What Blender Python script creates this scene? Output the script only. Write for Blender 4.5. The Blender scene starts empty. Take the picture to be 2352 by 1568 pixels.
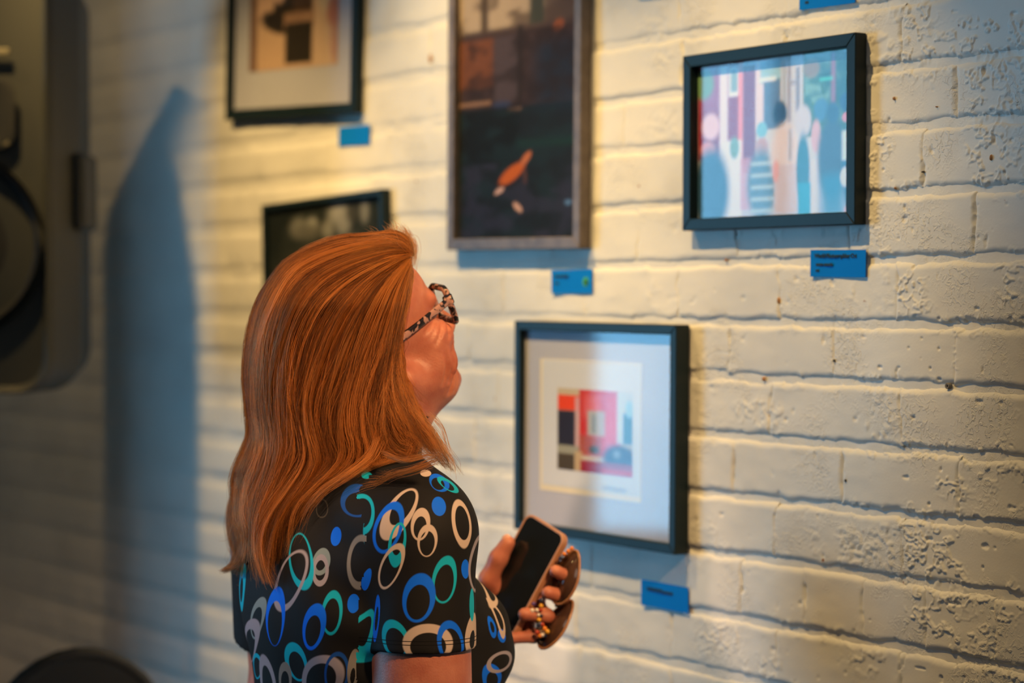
import bpy, math, random
import numpy as np
from mathutils import Vector, Matrix
random.seed(7)
RNG = np.random.default_rng(11)
SC = bpy.context.scene
COL = SC.collection

# ------------------------------------------------------------------ camera
F_PX, CX, CY = 5000.0, 1176.0, 784.0
PITCH = math.radians(1.134)
CAM = np.array([0.0, 0.0, 1.5])
cam_d = bpy.data.cameras.new('camera')
cam = bpy.data.objects.new('camera', cam_d); COL.objects.link(cam)
cam.location = CAM; cam.rotation_euler = (math.radians(90) - PITCH, 0, 0)
cam_d.sensor_width = 36.0; cam_d.lens = F_PX / 2352 * 36.0
cam_d.dof.use_dof = True; cam_d.dof.focus_distance = 2.48; cam_d.dof.aperture_fstop = 2.6
cam_d.dof.aperture_blades = 9
SC.camera = cam
SC.view_settings.view_transform = 'Standard'; SC.view_settings.look = 'None'
SC.view_settings.exposure = 0.0; SC.view_settings.gamma = 1.0
SC.view_settings.use_curve_mapping = False

# the brick wall plane: A is a point of it, D runs along it away from the camera, NRM faces the room
TH = math.radians(35.2)
D2 = np.array([-math.sin(TH), math.cos(TH), 0.0])
ER = -D2                                   # along the wall towards the right of the picture
NRM = np.array([-math.cos(TH), -math.sin(TH), 0.0])
AW = np.array([0.4418, 2.671, 0.0])

def ray(px, py):
    x, y = (px - CX) / F_PX, -(py - CY) / F_PX
    c, s = math.cos(PITCH), math.sin(PITCH)
    return np.array([x, c + y * s, y * c - s])
def at(px, py, z):
    """world point seen at a pixel of the photograph, z metres ahead of the lens"""
    return CAM + ray(px, py) * z
def project(P):
    P = np.asarray(P) - CAM
    c, s = math.cos(PITCH), math.sin(PITCH)
    zf = P[..., 1] * c - P[..., 2] * s
    up = P[..., 1] * s + P[..., 2] * c
    return CX + F_PX * P[..., 0] / zf, CY - F_PX * up / zf, zf
def wall_uv(px, py, out=0.0):
    """(u to the right along the wall, height) of a pixel on the plane OUT metres proud of the wall"""
    r = ray(px, py); p0 = AW + NRM * out
    k = np.dot(p0 - CAM, NRM) / np.dot(r, NRM)
    p = CAM + r * k
    return float(np.dot(p - AW, ER)), float(p[2])
def wall_pt(u, v, out=0.0):
    return AW + ER * u + np.array([0, 0, v]) + NRM * out

# ------------------------------------------------------------------ light
w = bpy.data.worlds.new('world'); SC.world = w; w.use_nodes = True
bg = w.node_tree.nodes['Background']
bg.inputs[0].default_value = (0.08, 0.24, 0.34, 1); bg.inputs[1].default_value = 0.12

def spot(u, out, z, aim_u, aim_z, watts, colour, size=62, blend=0.8, radius=0.022):
    l = bpy.data.lights.new('track_spot', 'SPOT'); o = bpy.data.objects.new('track_spot', l); COL.objects.link(o)
    l.energy = watts; l.color = colour; l.spot_size = math.radians(size); l.spot_blend = blend; l.shadow_soft_size = radius
    p = Vector(wall_pt(u, z, out)); t = Vector(wall_pt(aim_u, aim_z, 0))
    o.location = p; o.rotation_euler = (t - p).to_track_quat('-Z', 'Y').to_euler()
    return o
WARM = (1.0, 0.64, 0.23)
spot(-0.20, 0.74, 2.54, -0.26, 1.40, 68, WARM, 54, 1.0)
spot(-0.82, 0.74, 2.54, -0.88, 1.49, 80, WARM, 60, 1.0)
spot(-1.40, 0.75, 2.55, -1.50, 1.36, 76, WARM, 54, 1.0)
spot(-1.75, 1.10, 2.70, -2.05, 1.60, 15, WARM, 70, 1.0)
spot(0.42, 0.75, 2.55, 0.40, 1.55, 5, WARM, 54, 1.0)  # weak extra spot added to warm the far right of the wall
def fill_spot(p, t, watts, colour, size, blend, radius):
    l = bpy.data.lights.new('fill_spot', 'SPOT'); o = bpy.data.objects.new('fill_spot', l); COL.objects.link(o)
    l.energy = watts; l.color = colour; l.spot_size = math.radians(size); l.spot_blend = blend; l.shadow_soft_size = radius
    o.location = p; o.rotation_euler = (Vector(t) - Vector(p)).to_track_quat('-Z', 'Y').to_euler()
fill_spot((.95, 1.0, 2.55), (-.08, 2.62, 1.36), 255, (1.0, .56, .24), 27, .9, .05)  # extra warm spot added to light her face and hair from the right
fill_spot((-1.7, 1.1, 2.7), (-.40, 2.58, 1.40), 215, (1.0, .68, .46), 16, .9, .08)  # added warm fill for the back of her hair
lm = bpy.data.lights.new('front_fill', 'AREA'); lm.shape = 'DISK'; lm.size = 1.1; lm.energy = 5.5; lm.color = (1.0, .80, .62)  # added soft fill from above the camera, no fixture behind it
lo = bpy.data.objects.new('front_fill', lm); COL.objects.link(lo); lo.location = (-.5, .1, 3.1); lo.rotation_euler = (Vector((-.2, 2.8, 1.3)) - Vector((-.5, .1, 3.1))).to_track_quat('-Z', 'Y').to_euler()
WINDOW_E = 15.5

# ------------------------------------------------------------------ helpers
def noise2(x, y, seed=0):
    xi = np.floor(x).astype(np.int64); yi = np.floor(y).astype(np.int64)
    xf = x - xi; yf = y - yi
    def h(a, b):
        n = (a * 374761393 + b * 668265263 + seed * 1442695041) & 0xFFFFFFFF
        n = ((n ^ (n >> 13)) * 1274126177) & 0xFFFFFFFF
        n = n ^ (n >> 16)
        return (n & 0xFFFF) / 32767.5 - 1.0
    sx = xf * xf * (3 - 2 * xf); sy = yf * yf * (3 - 2 * yf)
    a = h(xi, yi) * (1 - sx) + h(xi + 1, yi) * sx
    b = h(xi, yi + 1) * (1 - sx) + h(xi + 1, yi + 1) * sx
    return a * (1 - sy) + b * sy
def fbm(x, y, seed=0, octv=4):
    v = 0; a = 0.5
    for i in range(octv):
        v = v + a * noise2(x * 2 ** i + 17.3 * i, y * 2 ** i - 9.1 * i, seed + i); a *= 0.5
    return v
def sstep(a, b, x):
    t = np.clip((x - a) / (b - a), 0, 1); return t * t * (3 - 2 * t)

def mesh_obj(name, verts, faces, mat=None, parent=None, smooth=True):
    me = bpy.data.meshes.new(name)
    verts = np.asarray(verts, dtype=np.float32); 
    if isinstance(faces, np.ndarray):
        n = len(faces); k = faces.shape[1]
        me.vertices.add(len(verts)); me.vertices.foreach_set('co', verts.ravel())
        me.loops.add(n * k); me.loops.foreach_set('vertex_index', faces.astype(np.int32).ravel())
        me.polygons.add(n); me.polygons.foreach_set('loop_start', np.arange(0, n * k, k, dtype=np.int32))
        me.polygons.foreach_set('loop_total', np.full(n, k, dtype=np.int32))
        me.update(calc_edges=True); me.validate()
    else:
        me.from_pydata([tuple(map(float, v)) for v in verts], [], faces)
    if smooth: me.polygons.foreach_set('use_smooth', np.ones(len(me.polygons), dtype=bool))
    if mat: me.materials.append(mat)
    o = bpy.data.objects.new(name, me); COL.objects.link(o)
    if parent: o.parent = parent
    return o
def grid_faces(nu, nv):
    i = np.arange(nu - 1)[:, None] * nv + np.arange(nv - 1)[None, :]
    i = i.ravel()
    return np.stack([i, i + nv, i + nv + 1, i + 1], 1)
class MB:
    """collects simple shapes into one mesh"""
    def __init__(s): s.v = []; s.f = []
    def add(s, v, f):
        b = len(s.v); s.v += [tuple(map(float, p)) for p in v]; s.f += [tuple(i + b for i in q) for q in f]
    def box(s, c, h, R=None, bev=0.0):
        c = np.array(c, float); h = np.array(h, float); b = min(bev, *(h * 0.98))
        pts = []; key = {}
        def vid(p):
            k = tuple(np.round(p, 7))
            if k not in key: key[k] = len(pts); pts.append(np.array(p))
            return key[k]
        f = []
        sg = [(x, y, z) for x in (-1, 1) for y in (-1, 1) for z in (-1, 1)]
        def cv(sx, sy, sz, ax):
            p = np.array([sx * (h[0] - b), sy * (h[1] - b), sz * (h[2] - b)]); p[ax] += (sx, sy, sz)[ax] * b
            return vid(p)
        for ax in range(3):
            a1, a2 = [i for i in range(3) if i != ax]
            for sd in (-1, 1):
                q = []
                for s1, s2 in ((-1, -1), (1, -1), (1, 1), (-1, 1)):
                    t = [0, 0, 0]; t[ax] = sd; t[a1] = s1; t[a2] = s2; q.append(cv(*t, ax))
                f.append(q if (sd > 0) == (ax != 1) else q[::-1])
        if b > 0:
            for ax in range(3):
                a1, a2 = [i for i in range(3) if i != ax]
                for s1 in (-1, 1):
                    for s2 in (-1, 1):
                        def t(sa): 
                            u = [0, 0, 0]; u[ax] = sa; u[a1] = s1; u[a2] = s2; return u
                        f.append([cv(*t(-1), a1), cv(*t(1), a1), cv(*t(1), a2), cv(*t(-1), a2)])
            for g in sg: f.append([cv(*g, 0), cv(*g, 1), cv(*g, 2)])
        P = np.array(pts)
        if R is not None: P = P @ np.array(R).T
        s.add(P + c, f)
    def tube(s, pts, r, n=10, caps=True, flat=1.0):
        pts = np.array(pts, float); m = len(pts); r = np.full(m, r) if np.isscalar(r) else np.array(r)
        t = np.gradient(pts, axis=0); t /= np.linalg.norm(t, axis=1)[:, None] + 1e-12
        up = np.array([0, 0, 1.0]) if abs(t[0][2]) < .9 else np.array([1.0, 0, 0])
        a = np.cross(t[0], up); a /= np.linalg.norm(a); V = []
        for i in range(m):
            a = a - t[i] * np.dot(a, t[i]); a /= np.linalg.norm(a); b = np.cross(t[i], a)
            for j in range(n):
                an = 2 * math.pi * j / n
                V.append(pts[i] + r[i] * (math.cos(an) * a + flat * math.sin(an) * b))
        Fc = [(i * n + j, i * n + (j + 1) % n, (i + 1) * n + (j + 1) % n, (i + 1) * n + j) for i in range(m - 1) for j in range(n)]
        if caps: Fc += [tuple(range(n))[::-1], tuple((m - 1) * n + j for j in range(n))]
        s.add(V, Fc)
    def ball(s, c, r, nu=12, nv=8, R=None):
        r = np.array([r] * 3 if np.isscalar(r) else r); V = [np.array([0, 0, 1.0])]
        for i in range(1, nv):
            for j in range(nu):
                a, b = math.pi * i / nv, 2 * math.pi * j / nu
                V.append(np.array([math.sin(a) * math.cos(b), math.sin(a) * math.sin(b), math.cos(a)]))
        V.append(np.array([0, 0, -1.0])); L = len(V) - 1
        V = np.array(V) * r
        if R is not None: V = V @ np.array(R).T
        f = [(0, 1 + j, 1 + (j + 1) % nu) for j in range(nu)]
        for i in range(nv - 2):
            for j in range(nu):
                a = 1 + i * nu + j; b = 1 + i * nu + (j + 1) % nu; f.append((a, a + nu, b + nu, b))
        k = 1 + (nv - 2) * nu
        f += [(k + j, L, k + (j + 1) % nu) for j in range(nu)]
        s.add(V + np.array(c), f)
    def lathe(s, prof, c=(0, 0, 0), n=32, R=None):
        V = []; m = len(prof)
        for r, z in prof:
            for j in range(n):
                a = 2 * math.pi * j / n; V.append((r * math.cos(a), r * math.sin(a), z))
        V = np.array(V)
        if R is not None: V = V @ np.array(R).T
        f = [(i * n + j, i * n + (j + 1) % n, (i + 1) * n + (j + 1) % n, (i + 1) * n + j) for i in range(m - 1) for j in range(n)]
        s.add(V + np.array(c), f)
    def prism(s, outline, z0, z1, R=None, c=(0, 0, 0)):
        n = len(outline); V = [(x, y, z0) for x, y in outline] + [(x, y, z1) for x, y in outline]
        V = np.array(V, float)
        if R is not None: V = V @ np.array(R).T
        s.add(V + np.array(c), [tuple(range(n))[::-1], tuple(range(n, 2 * n))] + [(i, (i + 1) % n, n + (i + 1) % n, n + i) for i in range(n)])
    def build(s, name, mat, parent=None, smooth=False):
        o = mesh_obj(name, s.v, s.f, mat, parent, smooth)
        return o
def empty(name, loc=(0, 0, 0), label=None, cat=None, group=None, mw=None):
    o = bpy.data.objects.new(name, None); COL.objects.link(o); o.empty_display_size = 0.05
    if mw is not None: o.matrix_world = mw
    else: o.location = loc
    return tag(o, label, cat, group)
def tag(o, label=None, cat=None, group=None, kind=None):
    for k, v in (('label', label), ('category', cat), ('group', group), ('kind', kind)):
        if v: o[k] = v
    return o
def rrect(w, h, r, n=6):
    out = []
    for cx, cy, a0 in ((w - r, h - r, 0), (-w + r, h - r, 90), (-w + r, -h + r, 180), (w - r, -h + r, 270)):
        for i in range(n + 1):
            a = math.radians(a0 + 90 * i / n); out.append((cx + r * math.cos(a), cy + r * math.sin(a)))
    return out

# ------------------------------------------------------------------ materials
class NT:
    def __init__(s, name):
        s.m = bpy.data.materials.new(name); s.m.use_nodes = True; s.t = s.m.node_tree; s.b = s.t.nodes['Principled BSDF']
    def n(s, ty, **kw):
        x = s.t.nodes.new(ty)
        for k, v in kw.items(): setattr(x, k, v)
        return x
    def l(s, a, b): s.t.links.new(a, b)
def mat(name, col, rough=0.5, metal=0.0, spec=None, bump=None, var=None, coat=0.0, sss=0.0):
    t = NT(name); b = t.b
    b.inputs['Base Color'].default_value = (*col, 1); b.inputs['Roughness'].default_value = rough; b.inputs['Metallic'].default_value = metal
    if spec is not None: b.inputs['Specular IOR Level'].default_value = spec
    if coat: b.inputs['Coat Weight'].default_value = coat; b.inputs['Coat Roughness'].default_value = 0.08
    if sss:
        b.inputs['Subsurface Weight'].default_value = sss; b.inputs['Subsurface Radius'].default_value = (1, .35, .2); b.inputs['Subsurface Scale'].default_value = 0.006
    tc = t.n('ShaderNodeTexCoord')
    if var:
        no = t.n('ShaderNodeTexNoise'); no.inputs['Scale'].default_value = var[0]; no.inputs['Detail'].default_value = 5
        t.l(tc.outputs['Object'], no.inputs['Vector'])
        mx = t.n('ShaderNodeMix', data_type='RGBA'); mx.inputs[6].default_value = (*col, 1); mx.inputs[7].default_value = (*var[1], 1)
        rp = t.n('ShaderNodeValToRGB'); rp.color_ramp.elements[0].position = 0.35; rp.color_ramp.elements[1].position = 0.65
        t.l(no.outputs['Fac'], rp.inputs['Fac']); t.l(rp.outputs['Color'], mx.inputs[0]); t.l(mx.outputs[2], b.inputs['Base Color'])
    if bump:
        no = t.n('ShaderNodeTexNoise'); no.inputs['Scale'].default_value = bump[0]; no.inputs['Detail'].default_value = 6
        t.l(tc.outputs['Object'], no.inputs['Vector'])
        bp = t.n('ShaderNodeBump'); bp.inputs['Strength'].default_value = bump[1]; bp.inputs['Distance'].default_value = bump[2] if len(bump) > 2 else 0.002
        t.l(no.outputs['Fac'], bp.inputs['Height']); t.l(bp.outputs['Normal'], b.inputs['Normal'])
    return t.m

def paint_material(name):
    """thick cream paint over brick: pits, crumbs and a few rust spots"""
    t = NT(name); b = t.b
    geo = t.n('ShaderNodeNewGeometry')
    b.inputs['Roughness'].default_value = 0.62
    n1 = t.n('ShaderNodeTexNoise'); n1.inputs['Scale'].default_value = 6; n1.inputs['Detail'].default_value = 4
    t.l(geo.outputs['Position'], n1.inputs['Vector'])
    mx = t.n('ShaderNodeMix', data_type='RGBA'); mx.inputs[6].default_value = (.80, .785, .74, 1); mx.inputs[7].default_value = (.71, .705, .675, 1)
    rp = t.n('ShaderNodeValToRGB'); rp.color_ramp.elements[0].position = 0.4; rp.color_ramp.elements[1].position = 0.7
    t.l(n1.outputs['Fac'], rp.inputs['Fac']); t.l(rp.outputs['Color'], mx.inputs[0])
    # rust spots
    n2 = t.n('ShaderNodeTexNoise'); n2.inputs['Scale'].default_value = 55; n2.inputs['Detail'].default_value = 2
    t.l(geo.outputs['Position'], n2.inputs['Vector'])
    r2 = t.n('ShaderNodeValToRGB'); r2.color_ramp.elements[0].position = 0.775; r2.color_ramp.elements[1].position = 0.82
    t.l(n2.outputs['Fac'], r2.inputs['Fac'])
    mx2 = t.n('ShaderNodeMix', data_type='RGBA'); mx2.inputs[7].default_value = (.30, .11, .03, 1)
    t.l(r2.outputs['Color'], mx2.inputs[0]); t.l(mx.outputs[2], mx2.inputs[6]); t.l(mx2.outputs[2], b.inputs['Base Color'])
    # relief: fine orange peel everywhere, crumbs in patches
    f1 = t.n('ShaderNodeTexNoise'); f1.inputs['Scale'].default_value = 330; f1.inputs['Detail'].default_value = 3
    f2 = t.n('ShaderNodeTexNoise'); f2.inputs['Scale'].default_value = 150; f2.inputs['Detail'].default_value = 4; f2.inputs['Distortion'].default_value = 1.2
    f3 = t.n('ShaderNodeTexNoise'); f3.inputs['Scale'].default_value = 9; f3.inputs['Detail'].default_value = 3
    for f in (f1, f2, f3): t.l(geo.outputs['Position'], f.inputs['Vector'])
    r3 = t.n('ShaderNodeValToRGB'); r3.color_ramp.elements[0].position = 0.5; r3.color_ramp.elements[1].position = 0.66
    t.l(f3.outputs['Fac'], r3.inputs['Fac'])
    m1 = t.n('ShaderNodeMath', operation='MULTIPLY'); t.l(r3.outputs['Color'], m1.inputs[0]); r4 = t.n('ShaderNodeValToRGB'); r4.color_ramp.elements[0].position = .50; r4.color_ramp.elements[1].position = .60; t.l(f2.outputs['Fac'], r4.inputs['Fac']); t.l(r4.outputs['Color'], m1.inputs[1])
    m2 = t.n('ShaderNodeMath', operation='MULTIPLY_ADD'); t.l(f1.outputs['Fac'], m2.inputs[0]); m2.inputs[1].default_value = 0.16; t.l(m1.outputs[0], m2.inputs[2])
    bp = t.n('ShaderNodeBump'); bp.inputs['Strength'].default_value = 0.6; bp.inputs['Distance'].default_value = 0.0016
    t.l(m2.outputs[0], bp.inputs['Height']); t.l(bp.outputs['Normal'], b.inputs['Normal'])
    return t.m

def attr_mat(name, rough=0.5, coat=0.0, spec=0.5):
    t = NT(name); a = t.n('ShaderNodeAttribute', attribute_name='Col')
    t.l(a.outputs['Color'], t.b.inputs['Base Color']); t.b.inputs['Roughness'].default_value = rough
    t.b.inputs['Specular IOR Level'].default_value = spec
    t.b.inputs['Coat Weight'].default_value = coat; t.b.inputs['Coat Roughness'].default_value = 0.03
    return t.m
def glass_mat(name, tint=(1, 1, 1), ior=1.5, rough=0.02):
    t = NT(name); t.t.nodes.remove(t.b); out = t.t.nodes['Material Output']
    tr = t.n('ShaderNodeBsdfTransparent'); tr.inputs[0].default_value = (*tint, 1)
    gl = t.n('ShaderNodeBsdfGlossy'); gl.inputs['Roughness'].default_value = rough
    fc = t.n('ShaderNodeLayerWeight'); fc.inputs['Blend'].default_value = 0.5
    pw = t.n('ShaderNodeMath', operation='POWER'); t.l(fc.outputs['Facing'], pw.inputs[0]); pw.inputs[1].default_value = 5
    fr = t.n('ShaderNodeMath', operation='MULTIPLY_ADD'); t.l(pw.outputs[0], fr.inputs[0]); fr.inputs[1].default_value = .94; fr.inputs[2].default_value = .010 * ior
    mx = t.n('ShaderNodeMixShader'); t.l(fr.outputs[0], mx.inputs[0]); t.l(tr.outputs[0], mx.inputs[1]); t.l(gl.outputs[0], mx.inputs[2])
    t.l(mx.outputs[0], out.inputs['Surface']); return t.m
def lin(r, g, b):
    f = lambda c: (c / 255 / 12.92) if c <= 10 else ((c / 255 + .055) / 1.055) ** 2.4
    return (f(r), f(g), f(b))

M_PAINT = paint_material('cream_wall_paint')
M_BLACKFRAME = mat('black_painted_wood', (.008, .018, .024), 0.42, spec=0.2, bump=(300, .05, .0005))
M_TAUPE = mat('taupe_wood', (.17, .135, .12), 0.5, var=(40, (.11, .085, .075)), bump=(120, .2, .001))
M_MAT = mat('grey_white_mat_board', (.44, .45, .53), 0.85, bump=(600, .05, .0004))
M_PAPER = mat('white_print_paper', (.60, .62, .66), 0.8)
M_CREAM = mat('cream_bevel', (.75, .66, .48), 0.8)
M_PRINT = attr_mat('photo_print', 0.75, spec=.08)
M_GLASS = glass_mat('picture_glass', ior=1.55, rough=0.035)
M_CARD = mat('blue_label_card', (.002, .20, .74), 0.7, spec=.08, bump=(400, .05, .0004))
M_INK = mat('dark_ink', (.006, .03, .06), 0.7)
M_GREENDOT = mat('green_sticker', (.05, .35, .06), 0.6)
M_DARKDOT = mat('dark_sticker_ink', (.004, .03, .01), 0.6)
M_SPK = mat('dark_grey_speaker_shell', (.035, .038, .036), 0.55, bump=(260, .25, .001))
M_SPKMESH = mat('black_speaker_grille', (.012, .013, .014), 0.6, bump=(900, .3, .001))
M_HIGHLIGHT = mat('speaker_highlight', (.20, .18, .12), 0.4)  # highlight on the speaker put into a lighter colour
M_BLACKCH = mat('black_lacquered_chair', (.014, .013, .013), 0.4)
M_FLOOR = mat('grey_concrete_floor', (.20, .19, .18), 0.6, var=(3, (.15, .145, .14)), bump=(40, .1, .001))
M_PLASTER = mat('pale_plaster', (.62, .62, .60), 0.8, bump=(60, .1, .001))

# ------------------------------------------------------------------ the brick wall
U0, U1, V0, V1 = -5.0, 1.25, 0.0, 2.75
LINES_Y = [161, 298, 446, 597, 744, 880, 1027, 1174, 1321, 1476]
zs = [wall_uv(2003, y)[1] for y in LINES_Y]
while zs[0] < V1: zs.insert(0, zs[0] + 0.0785)
i_J = len(zs) - len(LINES_Y)
while zs[-1] > V0: zs.append(zs[-1] - 0.0785)
KNOWN = {0: [2194], 1: [2118], 2: [2236], 3: [1789, 2060], 4: [1915, 2191], 5: [1770, 2068], 6: [1935, 2200], 7: [1781, 2069],
         8: [1702, 1848, 1982, 2123], 9: [1541, 1785, 2065], -1: [2072]}
def crumbs(u, v):
    """flakes and crumbs of old paint, 0..1, in patches"""
    n = fbm(u / .011 + .6 * fbm(u / .02, v / .02, 51, 2), v / .009, 77, 3)
    return sstep(.02, .16, n) - .8 * sstep(.22, .36, n)
def patchy(u, v):
    return sstep(.06, .38, fbm(u / .10 + 3.1, v / .075, 41, 3) + .10 * sstep(-.2, .3, u))
def jf(u): return .46 + .54 * sstep(-.75, .05, u)
def mortar_h(u, v):
    return -0.0040 * jf(u) + 0.0020 * jf(u) * fbm(u / .035, v / .03, 5, 3) + .0016 * patchy(u, v) * crumbs(u, v)
def axis_pts():
    near = np.concatenate([np.arange(-0.75, -.15, .0034), np.arange(-.15, .42, .0018), np.arange(.42, U1 + 1e-6, .006)]); far = np.arange(-3.3, -0.75, 0.009); off = np.arange(U0, -3.3, 0.03)
    return np.concatenate([off, far, near])
us = axis_pts(); vs = np.concatenate([np.arange(V0, .70, .03), np.arange(.70, 1.06, .006), np.arange(1.06, 1.86, .0026), np.arange(1.86, 2.15, .006), np.arange(2.15, V1 + .03, .03)])
UU, VV = np.meshgrid(us, vs, indexing='ij')
HH = mortar_h(UU, VV)
P = AW + UU[..., None] * ER + HH[..., None] * NRM; P[..., 2] = VV
wall = mesh_obj('wall_right', P.reshape(-1, 3), grid_faces(len(us), len(vs)), M_PAINT)
wall['kind'] = 'structure'
tag(wall, 'cream painted brick wall hung with framed photographs')
# solid core behind the mortar
mb = MB(); c = (wall_pt((U0 + U1) / 2, (V0 + V1) / 2, -0.10)); R = np.stack([ER, NRM, [0, 0, 1]], 1)
mb.box(c, ((U1 - U0) / 2, 0.085, (V1 - V0) / 2), R)
mb.build('wall_core', M_PAINT, wall)

def brick_mesh(u0, u1, v0, v1, step, seed):
    J = 0.0035; pad = .004
    nu = max(6, int((u1 - u0 + 2 * pad) / step)); nv = max(5, int((v1 - v0 + 2 * pad) / step))
    uu, vv = np.meshgrid(np.linspace(u0 - pad, u1 + pad, nu), np.linspace(v0 - pad, v1 + pad, nv), indexing='ij')
    eu = np.minimum(uu - u0, u1 - uu) + .0045 * sstep(-.3, .3, noise2(uu * 0 + seed * 3.7, vv / .022, 8)) + .0046
    e = np.minimum(eu, np.minimum(vv - v0, v1 - vv)) - J
    e = e + .0042 * fbm(uu / .04, vv / .04, seed % 97, 3) + .0012 * fbm(uu / .009, vv / .009, 3, 2)
    Rr = .0085
    t = np.clip(1 - e / Rr, 0, 1)
    h = -.0052 * jf(uu) * t ** 2.2
    h = np.where(e < 0, -.0052 * jf(uu) + 1.1 * e, h)
    rough = np.clip(sstep(.014, .0, e) * sstep(-.25, .35, fbm(uu / .07, vv / .05, 63, 3)) * .9 + patchy(uu, vv), 0, 1) * sstep(-1.3, .1, uu)
    h = h + .0012 * fbm(uu / .055, vv / .035, 13, 3) + rough * .0021 * crumbs(uu, vv)
    pit = fbm(uu / .014, vv / .012, 123, 2); h = h - .0022 * sstep(.46, .60, pit) * sstep(-1.0, .2, uu)
    h = h + ((seed * 7919) % 100 / 100 - .5) * .0018
    h = np.maximum(h, -.014)
    Pp = AW + uu[..., None] * ER + h[..., None] * NRM; Pp[..., 2] = vv
    return Pp.reshape(-1, 3), grid_faces(nu, nv)
stuffV, stuffF, nb, seed, cand = [], [], 0, 0, []
for ci in range(len(zs) - 1):
    v1, v0 = zs[ci], zs[ci + 1]
    k = ci - i_J
    ymid = 685 + (1.5 - (v0 + v1) / 2) * 5000 / 2.671
    js = [wall_uv(x, ymid)[0] for x in KNOWN.get(k, [])]
    if not js: js = [0.03 + (0.105 if k % 2 else 0) + random.uniform(-.02, .02)]
    L = 0.107 if k == 8 else 0.2075
    while js[0] > U0: js.insert(0, js[0] - L * random.uniform(.96, 1.04))
    while js[-1] < U1: js.append(js[-1] + L * random.uniform(.96, 1.04))
    for a, b in zip(js[:-1], js[1:]):
        a, b = max(a, U0), min(b, U1)
        if b - a < .02: continue
        px, py, zf = project(np.array([wall_pt(u, v) for u in (a, b) for v in (v0, v1)]))
        vis = px.max() > 60 and px.min() < 2352 and py.max() > 0 and py.min() < 1568
        cand.append((vis, zf.mean(), a, b, v0, v1, px.mean()))
cand.sort(key=lambda t: (not t[0], t[1]))
for n, (vis, zf, a, b, v0, v1, px) in enumerate(cand):
    seed += 1
    if n < 300:
        st = .00135 if px > 1950 else .0022 if px > 1650 else .0032 if px > 1350 else .006 if px > 800 else .011
        V, Fc = brick_mesh(a, b, v0, v1, st, seed)
        mesh_obj('brick', V, Fc, M_PAINT, wall)
    else:
        V, Fc = brick_mesh(a, b, v0, v1, .0095, seed)
        stuffF.append(Fc + sum(len(x) for x in stuffV)); stuffV.append(V)
if stuffV:
    o = mesh_obj('outer_bricks', np.concatenate(stuffV), np.concatenate(stuffF), M_PAINT, wall); o['kind'] = 'stuff'

# ------------------------------------------------------------------ floor and the far window wall
mb = MB(); mb.box((-3.5, 3.0, -.05), (6.5, 5.5, .05)); o = mb.build('floor', M_FLOOR); o['kind'] = 'structure'
mb = MB(); mb.box(wall_pt(-3.12, 1.6, .725), (.12, .735, 1.6), R, .01); o = mb.build('wall_light_block', M_PAINT); o['kind'] = 'structure'  # added unseen partition, keeps window light off the left of the brick wall
XW = -8.5
WY0, WY1, WZ0, WZ1 = 3.7, 5.85, 0.15, 2.95
mb = MB()
for (y0, y1, z0, z1) in ((-2, WY0, 0, 3.4), (WY1, 8, 0, 3.4), (WY0, WY1, 0, WZ0), (WY0, WY1, WZ1, 3.4)):
    mb.box((XW - .1, (y0 + y1) / 2, (z0 + z1) / 2), (.1, (y1 - y0) / 2, (z1 - z0) / 2))
o = mb.build('wall_left', M_PLASTER); o['kind'] = 'structure'
win = empty('window_1', (XW, (WY0 + WY1) / 2, WZ0), 'tall daylit window in the plaster wall opposite the pictures'); win['kind'] = 'structure'
t = NT('daylit_pane'); t.t.nodes.remove(t.b); em = t.n('ShaderNodeEmission'); em.inputs[0].default_value = (.22, .62, 1.0, 1); em.inputs[1].default_value = WINDOW_E
t.l(em.outputs[0], t.t.nodes['Material Output'].inputs['Surface']); M_PANE = t.m
M_SASH = mat('white_window_sash', (.6, .6, .58), .5)
mb = MB(); hy, hz = (WY1 - WY0) / 2, (WZ1 - WZ0) / 2
for (y, z, a, b) in ((-hy, hz, .04, hz), (hy, hz, .04, hz), (0, hz, .03, hz), (0, 0.03, hy, .03), (0, 2 * hz - .03, hy, .03), (0, hz, hy, .02)):
    mb.box((-.06, y, z), (.03, a, b))
mb.build('window_sash', M_SASH, win)
mb = MB(); mb.box((-.12, 0, hz), (.01, hy, hz)); mb.build('window_pane', M_PANE, win)

# ------------------------------------------------------------------ framed pictures
def wall_matrix(u, v, out, roll=0.0):
    c, s = math.cos(roll), math.sin(roll)
    ex = ER * c + np.array([0, 0, 1]) * s; ey = -ER * s + np.array([0, 0, 1]) * c
    p = wall_pt(u, v, out)
    return Matrix(((ex[0], ey[0], NRM[0], p[0]), (ex[1], ey[1], NRM[1], p[1]), (ex[2], ey[2], NRM[2], p[2]), (0, 0, 0, 1)))
def painted(name, w2, h2, z, func, parent, n=(110, 110), material=None, cx=0, cy=0):
    xs = np.linspace(-w2, w2, n[0]); ys = np.linspace(-h2, h2, n[1])
    X, Y = np.meshgrid(xs, ys, indexing='ij')
    V = np.stack([X + cx, Y + cy, np.full_like(X, z)], -1).reshape(-1, 3)
    o = mesh_obj(name, V, grid_faces(*n), material or M_PRINT, parent, False)
    s, t = (X / w2 + 1) / 2, 1 - (Y / h2 + 1) / 2          # s to the right, t downwards, 0..1
    C = func(s, t)
    a = o.data.color_attributes.new('Col', 'FLOAT_COLOR', 'POINT')
    a.data.foreach_set('color', np.concatenate([C, np.ones(C.shape[:2] + (1,))], -1).astype(np.float32).ravel())
    return o
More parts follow.
